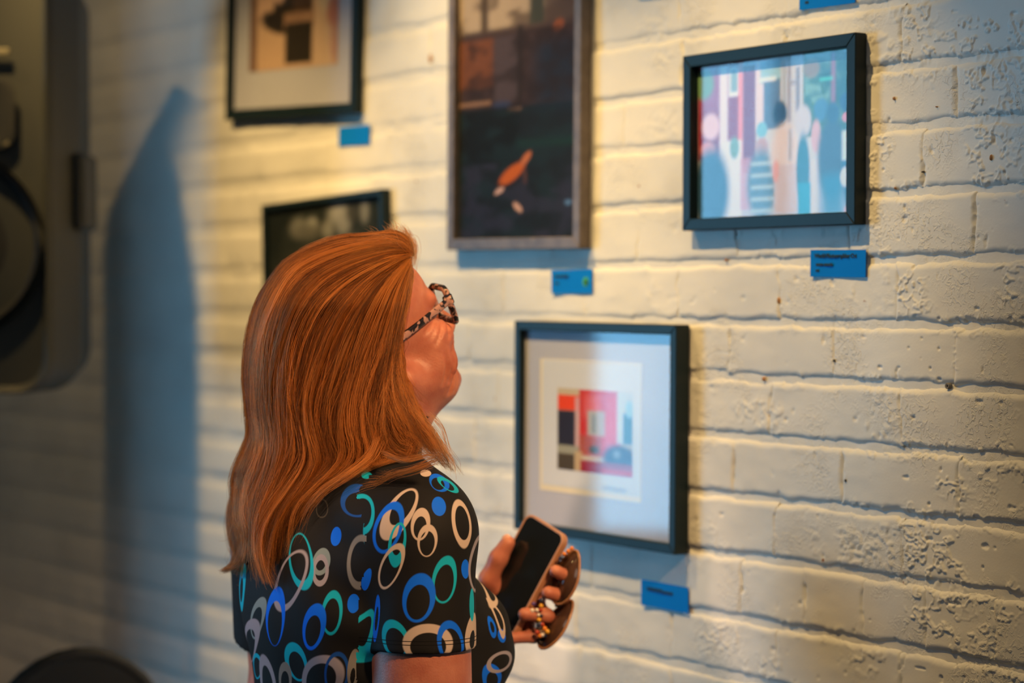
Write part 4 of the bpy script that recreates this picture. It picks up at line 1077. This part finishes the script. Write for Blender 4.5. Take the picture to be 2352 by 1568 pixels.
GUIDES = [
 [(948, 585), (948, 562), (930, 540), (900, 530), (850, 538), (800, 538), (740, 553), (690, 576), (650, 603), (612, 655), (585, 712), (567, 790), (561, 870), (568, 940), (574, 1000), (552, 1050), (536, 1095), (538, 1140), (532, 1190), (548, 1245), (545, 1290), (508, 1310)],
 [(946, 580), (938, 565), (905, 550), (850, 556), (790, 570), (725, 592), (675, 622), (640, 672), (610, 750), (594, 850), (592, 940), (598, 1010), (582, 1070), (562, 1120), (556, 1180), (562, 1230), (545, 1290), (520, 1312)],
 [(945, 578), (920, 572), (865, 580), (790, 602), (722, 640), (676, 700), (645, 785), (630, 880), (634, 960), (640, 1030), (622, 1100), (598, 1160), (582, 1220), (588, 1280), (600, 1330)],
 [(944, 582), (905, 588), (850, 608), (790, 640), (738, 682), (700, 745), (676, 830), (672, 920), (684, 1000), (684, 1055), (655, 1115), (622, 1175), (602, 1235), (612, 1295), (632, 1352)],
 [(943, 588), (900, 612), (850, 650), (806, 705), (768, 780), (738, 860), (716, 935), (720, 1005), (732, 1060), (700, 1110), (660, 1155), (632, 1205), (614, 1262), (606, 1310)],
 [(942, 595), (905, 632), (870, 685), (836, 765), (808, 850), (784, 930), (780, 1000), (790, 1045), (766, 1085), (722, 1125), (686, 1165), (668, 1215), (662, 1275)],
 [(942, 602), (915, 652), (890, 720), (864, 795), (838, 875), (822, 945), (828, 1005), (838, 1035), (820, 1068), (776, 1103), (730, 1140), (694, 1180)],
 [(943, 608), (924, 662), (905, 735), (888, 815), (868, 890), (858, 955), (864, 1012), (882, 1046), (868, 1072), (830, 1098), (790, 1130)],
 [(944, 614), (930, 672), (913, 745), (900, 825), (886, 900), (884, 960), (896, 1018), (925, 1052), (965, 1052), (930, 1082), (880, 1104), (840, 1140)],
 [(945, 620), (934, 680), (918, 750), (910, 830), (912, 900), (930, 960), (958, 1012), (990, 1048), (1006, 1062)],
 [(946, 628), (938, 690), (922, 760), (922, 840), (944, 905), (974, 962), (1004, 1005), (1030, 1048), (1048, 1088)],
]
GD = np.array([resample(g) for g in GUIDES])
TONE = []
def locks(n_clump, per, side, lo=0.0, hi=1.0, spread=.10, wav=4.0, depth=(.93, 1.06), endcut=(.8, 1.0)):
    S_ = []
    for c in range(n_clump):
        tone = RNG.uniform(0, 1)
        gpos = RNG.uniform(lo, hi) * (len(GD) - 1); cut0 = RNG.uniform(*endcut); ph_ = RNG.uniform(0, 6.3); lift = RNG.uniform(*depth); amp = RNG.uniform(.3, 1) * wav; fr = RNG.uniform(1.2, 2.4)
        st0 = RNG.choice([0, 0, 0, RNG.uniform(0, .35)])
        for k in range(per):
            g = np.clip(gpos + RNG.normal(0, spread), 0, len(GD) - 1.001); i = int(g); w_ = g - i
            p = GD[i] * (1 - w_) + GD[i + 1] * w_
            # strands of a lock gather towards its end
            gc = np.clip(gpos, 0, len(GD) - 1.001); j = int(gc); pc = GD[j] * (1 - gc + j) + GD[j + 1] * (gc - j)
            tt = np.linspace(0, 1, KP)[:, None]; p = p + (pc - p) * .65 * tt ** 1.3
            e0, e1 = st0, min(1.0, cut0 * RNG.uniform(.86, 1.08)); q = np.linspace(e0, e1, KP) * (KP - 1); p = np.stack([np.interp(q, np.arange(KP), p[:, k2]) for k2 in (0, 1)], 1)
            t1 = np.linspace(0, 1, KP)
            p[:, 0] += amp * np.sin(ph_ + t1 * 6.28 * fr) * (t1 + .8 * t1 ** 3) + RNG.normal(0, 1.6) * t1 + RNG.normal(0, 2.0)
            p[:, 1] += amp * .5 * np.cos(ph_ + t1 * 6.28 * fr) * t1 + RNG.normal(0, 2.0)
            z = hair_depth(p[:, 0], p[:, 1], side, lift * (1 + .02 * np.sin(ph_ * 3 + t1 * 9)) + RNG.normal(0, .014))
            S_.append(at_many(p[:, 0], p[:, 1], z)); TONE.append(tone ** 1.7 * .8 + RNG.uniform(0, .2))
    return S_
near_ = locks(360, 25, 1.0, 0, 1, .065, 10, (.90, 1.08), (.72, 1.0)) + locks(70, 20, 1.0, 0, .35, .14, 3) + locks(60, 18, 1.0, .62, 1.0, .12, 3)
near_ += locks(130, 5, 1.0, 0, 1, .30, 15, (1.02, 1.09), (.6, 1.0))
far_ = [p for p in locks(110, 16, -1.0, 0, .75, .2, 4)]
mid_ = locks(60, 16, .25, 0, .18, .10, 4) + locks(40, 14, -.4, 0, .14, .08, 4)
extra = []
def wisps(path, n, jit, z, fan=1.0, zj=.01):
    p0 = resample(path)
    for _ in range(n):
        t1 = np.linspace(0, 1, KP); p = p0.copy(); a, b = RNG.normal(0, jit, 2); c, d = RNG.normal(0, jit, 2)
        p[:, 0] += a + (c - a) * t1 * fan + jit * .4 * np.sin(t1 * 5 + RNG.uniform(0, 6)); p[:, 1] += b + (d - b) * t1 * fan
        L_ = RNG.uniform(.6, 1.0); q = np.linspace(0, L_, KP) * (KP - 1); p = np.stack([np.interp(q, np.arange(KP), p[:, k]) for k in (0, 1)], 1)
        zz = np.interp(t1, np.linspace(0, 1, len(np.atleast_1d(z))), np.atleast_1d(z)) + RNG.normal(0, zj)
        extra.append(at_many(p[:, 0], p[:, 1], zz)); TONE.append(RNG.uniform(.45, 1))
wisps([(905, 548), (902, 530), (890, 514)], 45, 9, 2.65, 1.0, .02); wisps([(925, 560), (938, 545), (930, 528), (915, 520)], 60, 8, 2.66, 1, .02)
wisps([(920, 552), (948, 556), (952, 590), (944, 628)], 70, 6, 2.70, 1, .015); wisps([(880, 556), (862, 538), (845, 527)], 24, 8, 2.65, 1, .02)
wisps([(960, 960), (992, 985), (1015, 1020), (1040, 1060), (1046, 1098)], 30, 6, [2.57, 2.56, 2.55], 1.0, .01)
wisps([(985, 950), (1015, 985), (1030, 1030), (1052, 1065), (1048, 1092)], 12, 4, 2.56, 1.2, .01)
wisps([(880, 1040), (930, 1056), (985, 1046), (1010, 1052)], 40, 4, [2.50, 2.46, 2.45], 1, .004)
wisps([(1000, 1058), (950, 1078), (900, 1092), (860, 1120), (842, 1150)], 60, 6, [2.45, 2.46, 2.48, 2.51], 1.2, .004)
wisps([(870, 1010), (850, 1050), (800, 1090), (740, 1130), (700, 1180), (680, 1250)], 60, 8, [2.52, 2.50, 2.52], 1.3, .006)
wisps([(560, 1230), (548, 1280), (530, 1304), (505, 1310)], 26, 6, 2.60, 1, .015); wisps([(545, 1150), (530, 1210), (520, 1235), (500, 1240)], 3, 5, 2.6, 1, .01)
wisps([(690, 1140), (668, 1190), (662, 1230), (668, 1275)], 16, 5, 2.54, 1); wisps([(620, 1230), (612, 1290), (630, 1345)], 24, 5, 2.555, 1); wisps([(575, 1240), (590, 1320), (596, 1362)], 12, 4, 2.56, 1)
wisps([(938, 596), (928, 660), (916, 735), (918, 820), (938, 900)], 46, 9, [2.58, 2.565, 2.56, 2.565, 2.58], 1.1, .006)
wisps([(925, 575), (900, 548), (860, 540), (800, 548)], 40, 7, [2.63, 2.61, 2.60], 1.2, .03); wisps([(760, 548), (700, 572), (650, 602)], 24, 6, 2.62, 1.2, .03)
strands = np.array(near_ + far_ + mid_ + extra)
strands = clear(strands, .0035)
hc = bpy.data.hair_curves.new('hair_strands'); hc.add_curves([KP] * len(strands))
hc.attributes['position'].data.foreach_set('vector', (strands - WI).astype(np.float32).ravel())
ra = hc.attributes.get('radius') or hc.attributes.new('radius', 'FLOAT', 'POINT')
rad = np.interp(np.linspace(0, 1, KP), [0, .10, .7, 1], [.00006, .00018, .00017, .00005])
ra.data.foreach_set('value', np.tile(rad, len(strands)).astype(np.float32))
t = NT('copper_red_hair'); t.t.nodes.remove(t.b); hb = t.n('ShaderNodeBsdfHairPrincipled'); hb.parametrization = 'COLOR'
hb.inputs['Color'].default_value = (.42, .155, .045, 1); hb.inputs['IOR'].default_value = 1.27; hb.inputs['Roughness'].default_value = .36; hb.inputs['Radial Roughness'].default_value = .45
try: hb.inputs['Random Color'].default_value = .25; hb.inputs['Random Roughness'].default_value = .2
except Exception: pass
ta = hc.attributes.new('tone', 'FLOAT', 'CURVE'); ta.data.foreach_set('value', np.array(TONE, np.float32)); ci_ = t.n('ShaderNodeAttribute', attribute_name='tone'); rp = t.n('ShaderNodeValToRGB'); rp.color_ramp.elements[0].color = (.034, .009, .003, 1); rp.color_ramp.elements[1].color = (.68, .225, .045, 1)
t.l(ci_.outputs['Fac'], rp.inputs['Fac']); t.l(rp.outputs['Color'], hb.inputs['Color'])
df = t.n('ShaderNodeBsdfDiffuse'); t.l(rp.outputs['Color'], df.inputs[0]); mxs = t.n('ShaderNodeMixShader'); mxs.inputs[0].default_value = .4; t.l(hb.outputs[0], mxs.inputs[1]); t.l(df.outputs[0], mxs.inputs[2]); t.l(mxs.outputs[0], t.t.nodes['Material Output'].inputs['Surface']); hc.materials.append(t.m)
ho = bpy.data.objects.new('hair_strands', hc); COL.objects.link(ho); ho.parent = hair; ho['kind'] = 'stuff'

# ------------------------------------------------------------------ eyeglasses
def leopard():
    t = NT('tortoiseshell_acetate'); tc = t.n('ShaderNodeTexCoord'); v = t.n('ShaderNodeTexNoise'); v.inputs['Scale'].default_value = 105; v.inputs['Detail'].default_value = 1.0; v.inputs['Distortion'].default_value = .8
    t.l(tc.outputs['Object'], v.inputs['Vector']); r = t.n('ShaderNodeValToRGB'); e = r.color_ramp.elements; e[0].position = .47; e[0].color = (.012, .008, .009, 1); e[1].position = .53; e[1].color = (.40, .22, .19, 1)
    t.l(v.outputs['Fac'], r.inputs['Fac']); t.l(r.outputs['Color'], t.b.inputs['Base Color']); t.b.inputs['Roughness'].default_value = .22; return t.m
M_LEO = leopard()
eg = empty('eyeglasses', hd(.10, 0, .0), 'leopard patterned eyeglasses worn by the red-haired woman', 'eyeglasses'); EG0 = hd(.10, 0, 0)
GX = .108
m = MB()
def rim_path(sg, grow=0.0):
    out = []
    for a_, b_ in rrect(.029 + grow, .024 + grow, .013, 7):
        out.append(hd(GX - .010 * (a_ / .03 * sg + 1) ** 2 * .35 - .12 * (.0) + b_ * .05, sg * .034 + a_, .003 + b_))
    return out
for sg in (-1, 1):
    p = rim_path(sg); p = p + p[:2]; m.tube([q - EG0 for q in p], .0041, 8, False, 1.0)
m.tube([hd(GX - .003, y, .010 + .003 * (1 - (y / .006) ** 2)) - EG0 for y in (-.0065, -.003, 0, .003, .0065)], .0036, 8)
for sg in (-1, 1): m.box(hd(GX - .016, sg * .066, .014) - EG0, (.006, .0035, .0065), RH, .0015)
m.build('front_frame', M_LEO, eg, True)
M_LENS = glass_mat('spectacle_lens', ior=1.5, rough=.01)
for sg in (-1, 1):
    p = [q - EG0 for q in rim_path(sg, -.002)]; m = MB(); nrm = RH @ np.array([1, 0, 0]) * .0006
    m.add([q - nrm for q in p] + [q + nrm for q in p], [tuple(range(len(p)))[::-1], tuple(range(len(p), 2 * len(p)))] + [(i, (i + 1) % len(p), len(p) + (i + 1) % len(p), len(p) + i) for i in range(len(p))]); m.build('lens', M_LENS, eg)
    m = MB(); path = [hd(GX - .018, sg * .0685, .014), hd(.07, sg * .0715, .012), hd(.03, sg * .0755, .008), hd(-.005, sg * .0775, .004), hd(-.025, sg * .0765, -.012), hd(-.034, sg * .075, -.028)]
    m.tube([q - EG0 for q in resample(path, 14)], [.0020] * 14, 8, True, 2.5); m.build('temple', M_LEO, eg, True)
    m = MB(); m.ball(hd(GX - .014, sg * .0695, .016) - EG0, .0014, 8, 6); m.build('hinge_stud', mat('bright_rivet', (.7, .66, .6), .2, 1), eg)

# ------------------------------------------------------------------ phone in the left hand
M_CASE = mat('tan_phone_case', (.42, .21, .12), .45); M_SCREEN = mat('dark_phone_glass', (.008, .009, .010), .12, spec=.5)
PR = np.stack([PH_S, PH_L, PH_N], 1)
phone = empty('smartphone', label='smartphone with dark screen in a tan case, held upright by the woman', cat='phone', mw=Matrix([[*PR[i], PH_C[i]] for i in range(3)] + [[0, 0, 0, 1]]))
m = MB(); o1, o2, o3 = rrect(.0385, .0755, .0125, 6), rrect(.0372, .0742, .0115, 6), rrect(.0355, .0725, .010, 6); n = len(o1)
L_ = [[(x, y, -.0062) for x, y in o2], [(x, y, -.005) for x, y in o1], [(x, y, .0042) for x, y in o1], [(x, y, .0052) for x, y in o2], [(x, y, .0050) for x, y in o3], [(x, y, .0036) for x, y in o3]]
m.add(sum(L_, []), [(i * n + j, i * n + (j + 1) % n, (i + 1) * n + (j + 1) % n, (i + 1) * n + j) for i in range(5) for j in range(n)] + [tuple(range(n))[::-1], tuple(range(5 * n, 6 * n))]); m.build('phone_case', M_CASE, phone)
m = MB(); m.prism(rrect(.0353, .0723, .0098, 6), .0030, .0043); m.build('screen', M_SCREEN, phone)
m = MB(); m.prism(rrect(.013, .014, .005, 4), -.0085, -.006, None, (.02, .052, 0)); cb = m.build('camera_bump', M_SCREEN, phone)

# ------------------------------------------------------------------ sunglasses dangling from the fingers
SG0 = at(1280, 1385, 2.80)
sg_ = empty('sunglasses', SG0, 'brown sunglasses dangling from the fingers beside the phone', 'sunglasses')
M_SLENS = mat('brown_sunglass_lens', (.065, .032, .022), .12, coat=.5); M_SRIM = mat('amber_sunglass_rim', (.36, .17, .08), .3); M_SDARK = mat('dark_brown_sunglass_arm', (.03, .018, .014), .35)
def lens(cx, cy, x1, y1, half, minor, zc, cosf):
    c = at(cx, cy, zc); d = at(x1, y1, zc) - c; d /= np.linalg.norm(d); a = np.cross(d, [0, 1.0, 0]); a /= np.linalg.norm(a); a = a if a[0] > 0 else -a
    v = a * cosf + np.array([0, -1.0, 0]) * math.sqrt(1 - cosf ** 2); v -= d * np.dot(v, d); v /= np.linalg.norm(v); nn = np.cross(v, d); nn = nn if nn[1] < 0 else -nn
    pts = []
    for k in range(28):
        t_ = 2 * math.pi * k / 28; e = 1 + .10 * math.cos(t_ * 2 + .6)
        pts.append(c + d * half * math.cos(t_) * e + v * minor * math.sin(t_) * (1 - .18 * math.cos(t_)))
    m = MB(); P_ = [p - SG0 for p in pts]; ctr = c - SG0
    m.add([ctr + nn * .004] + P_ + [p - nn * .0012 for p in P_] + [ctr + nn * .0028], [(0, 1 + k, 1 + (k + 1) % 28) for k in range(28)] + [(1 + k, 29 + k, 29 + (k + 1) % 28, 1 + (k + 1) % 28) for k in range(28)] + [(57, 29 + (k + 1) % 28, 29 + k) for k in range(28)])
    m.build('sunglass_lens', M_SLENS, sg_, True)
    m = MB(); m.tube(P_ + P_[:2], .0017, 6, False); m.build('rim', M_SRIM, sg_, True)
    return pts
LA = lens(1300, 1325, 1322, 1274, .0335, .0245, 2.80, .60); LB = lens(1277, 1433, 1312, 1385, .0335, .0225, 2.80, .50)
m = MB(); m.tube([p - SG0 for p in (at(1279, 1382, 2.80), at(1276, 1390, 2.797), at(1288, 1392, 2.80))], .002, 8); m.build('bridge', M_SDARK, sg_)
m = MB(); m.tube([p - SG0 for p in (at(1282, 1290, 2.815), at(1264, 1325, 2.85), at(1245, 1368, 2.868), at(1232, 1395, 2.875))], [.003, .0028, .0026, .0022], 8); m.build('temple_arm', M_SDARK, sg_, True)
m = MB(); m.tube([p - SG0 for p in (at(1246, 1480, 2.80), at(1236, 1468, 2.805), at(1236, 1430, 2.815), at(1240, 1390, 2.825))], [.0035, .003, .0026, .0022], 8); m.build('temple_arm', M_SDARK, sg_, True)
bs = empty('beaded_strap', at(1240, 1420, 2.795), 'short strap of coloured beads hanging with the sunglasses', 'strap'); BS0 = at(1240, 1420, 2.795)
BEADS = [(1313, 1259, 'o', 1), (1305, 1265, 'o', 1), (1296, 1272, 'o', 1), (1288, 1281, 'n', 1), (1226, 1386, 'p', 1), (1222, 1402, 'w', 1.1), (1233, 1401, 'w', 1), (1244, 1378, 'n', 1.2), (1243, 1391, 'y', 1.1), (1242, 1400, 'r', 1), (1237, 1412, 'w', .9), (1243, 1414, 'n', .9), (1238, 1423, 'y', 1.1), (1237, 1435, 'n', 1.2), (1246, 1434, 'r', 1), (1251, 1443, 'o', 1.2), (1257, 1450, 'y', 1.2), (1234, 1452, 'r', 1.1), (1240, 1460, 'o', 1), (1246, 1458, 'w', 1), (1252, 1460, 'n', .9)]
BC = {'o': (.72, .22, .02), 'y': (.70, .36, .03), 'r': (.42, .05, .02), 'n': (.01, .02, .06), 'w': (.70, .62, .58), 'p': (.10, .05, .22)}
BM = {k: mat('bead_' + n_, BC[k], .3) for k, n_ in (('o', 'orange'), ('y', 'amber'), ('r', 'red'), ('n', 'navy'), ('w', 'white'), ('p', 'violet'))}
m = MB(); m.tube(resample([at(x, y, 2.795) - BS0 for x, y, *_ in BEADS[:4]], 8), .0007, 5); m.tube(resample([at(x, y, 2.795) - BS0 for x, y in ((1288, 1281), (1262, 1330), (1246, 1375), (1240, 1400), (1238, 1430), (1240, 1462))], 16), .0007, 5); m.build('cord', M_SDARK, bs)
for x, y, c, r in BEADS:
    m = MB(); m.ball(at(x, y, 2.793) - BS0, .0028 * r, 10, 7); m.build('bead', BM[c], bs, True)


# ------------------------------------------------------------------ small marks on the wall
M_HOLE = mat('dark_hole', (.05, .05, .055), .8); M_RUST = mat('rust_brown', (.45, .24, .12), .8); M_PLUG = mat('dull_plug', (.22, .20, .17), .5)
def on_wall(px, py, out=.0008): 
    u, v = wall_uv(px, py, out); return wall_matrix(u, v, out)
def spot_mark(name, px, py, r, m_, seed, tall=1.0, out=.0012):
    r = r * (.95 if px < 1200 else .55); m = MB(); rg = random.Random(seed); rr = [r * rg.uniform(.7, 1.15) for _ in range(12)]
    pts = [(rr[i] * math.cos(i * math.pi / 6) * .8, rr[i] * tall * math.sin(i * math.pi / 6)) for i in range(12)]
    m.add([(0, 0, .0011)] + [(x * .6, y * .6, .0009) for x, y in pts] + [(x, y, -.0035) for x, y in pts], [(0, 1 + i, 1 + (i + 1) % 12) for i in range(12)] + [(1 + i, 13 + i, 13 + (i + 1) % 12, 1 + (i + 1) % 12) for i in range(12)])
    o = m.build(name, m_, wall, True); o.matrix_local = on_wall(px, py, out); return o
for px, py, r, tl in ((988, 134, .0075, 1.6), (1665, 597, .0035, 1.0), (1752, 870, .0040, 1.5), (1787, 690, .0030, 3.0), (2052, 226, .0028, 1.8), (2055, 432, .0022, 2.0), (2150, 245, .0022, 1.0), (2275, 362, .0035, 2.2)):
    spot_mark('rust_spot', px, py, r, M_RUST, int(px), tl)
for px, py, r in ((1942, 1103, .0052), (2118, 395, .0030), (1915, 828, .0040)): spot_mark('nail_hole', px, py, r, M_HOLE, int(px))
m = MB(); m.lathe([(.0014, .0002), (.0026, .0010), (.0036, .0006), (.0038, -.004)], (0, 0, 0), 18); o = m.build('wall_plug', M_PLUG, wall, True); o.matrix_local = on_wall(2176, 886, .001)
spot_mark('plug_hole', 2176, 886, .0030, M_HOLE, 5, 1.2, .0006)
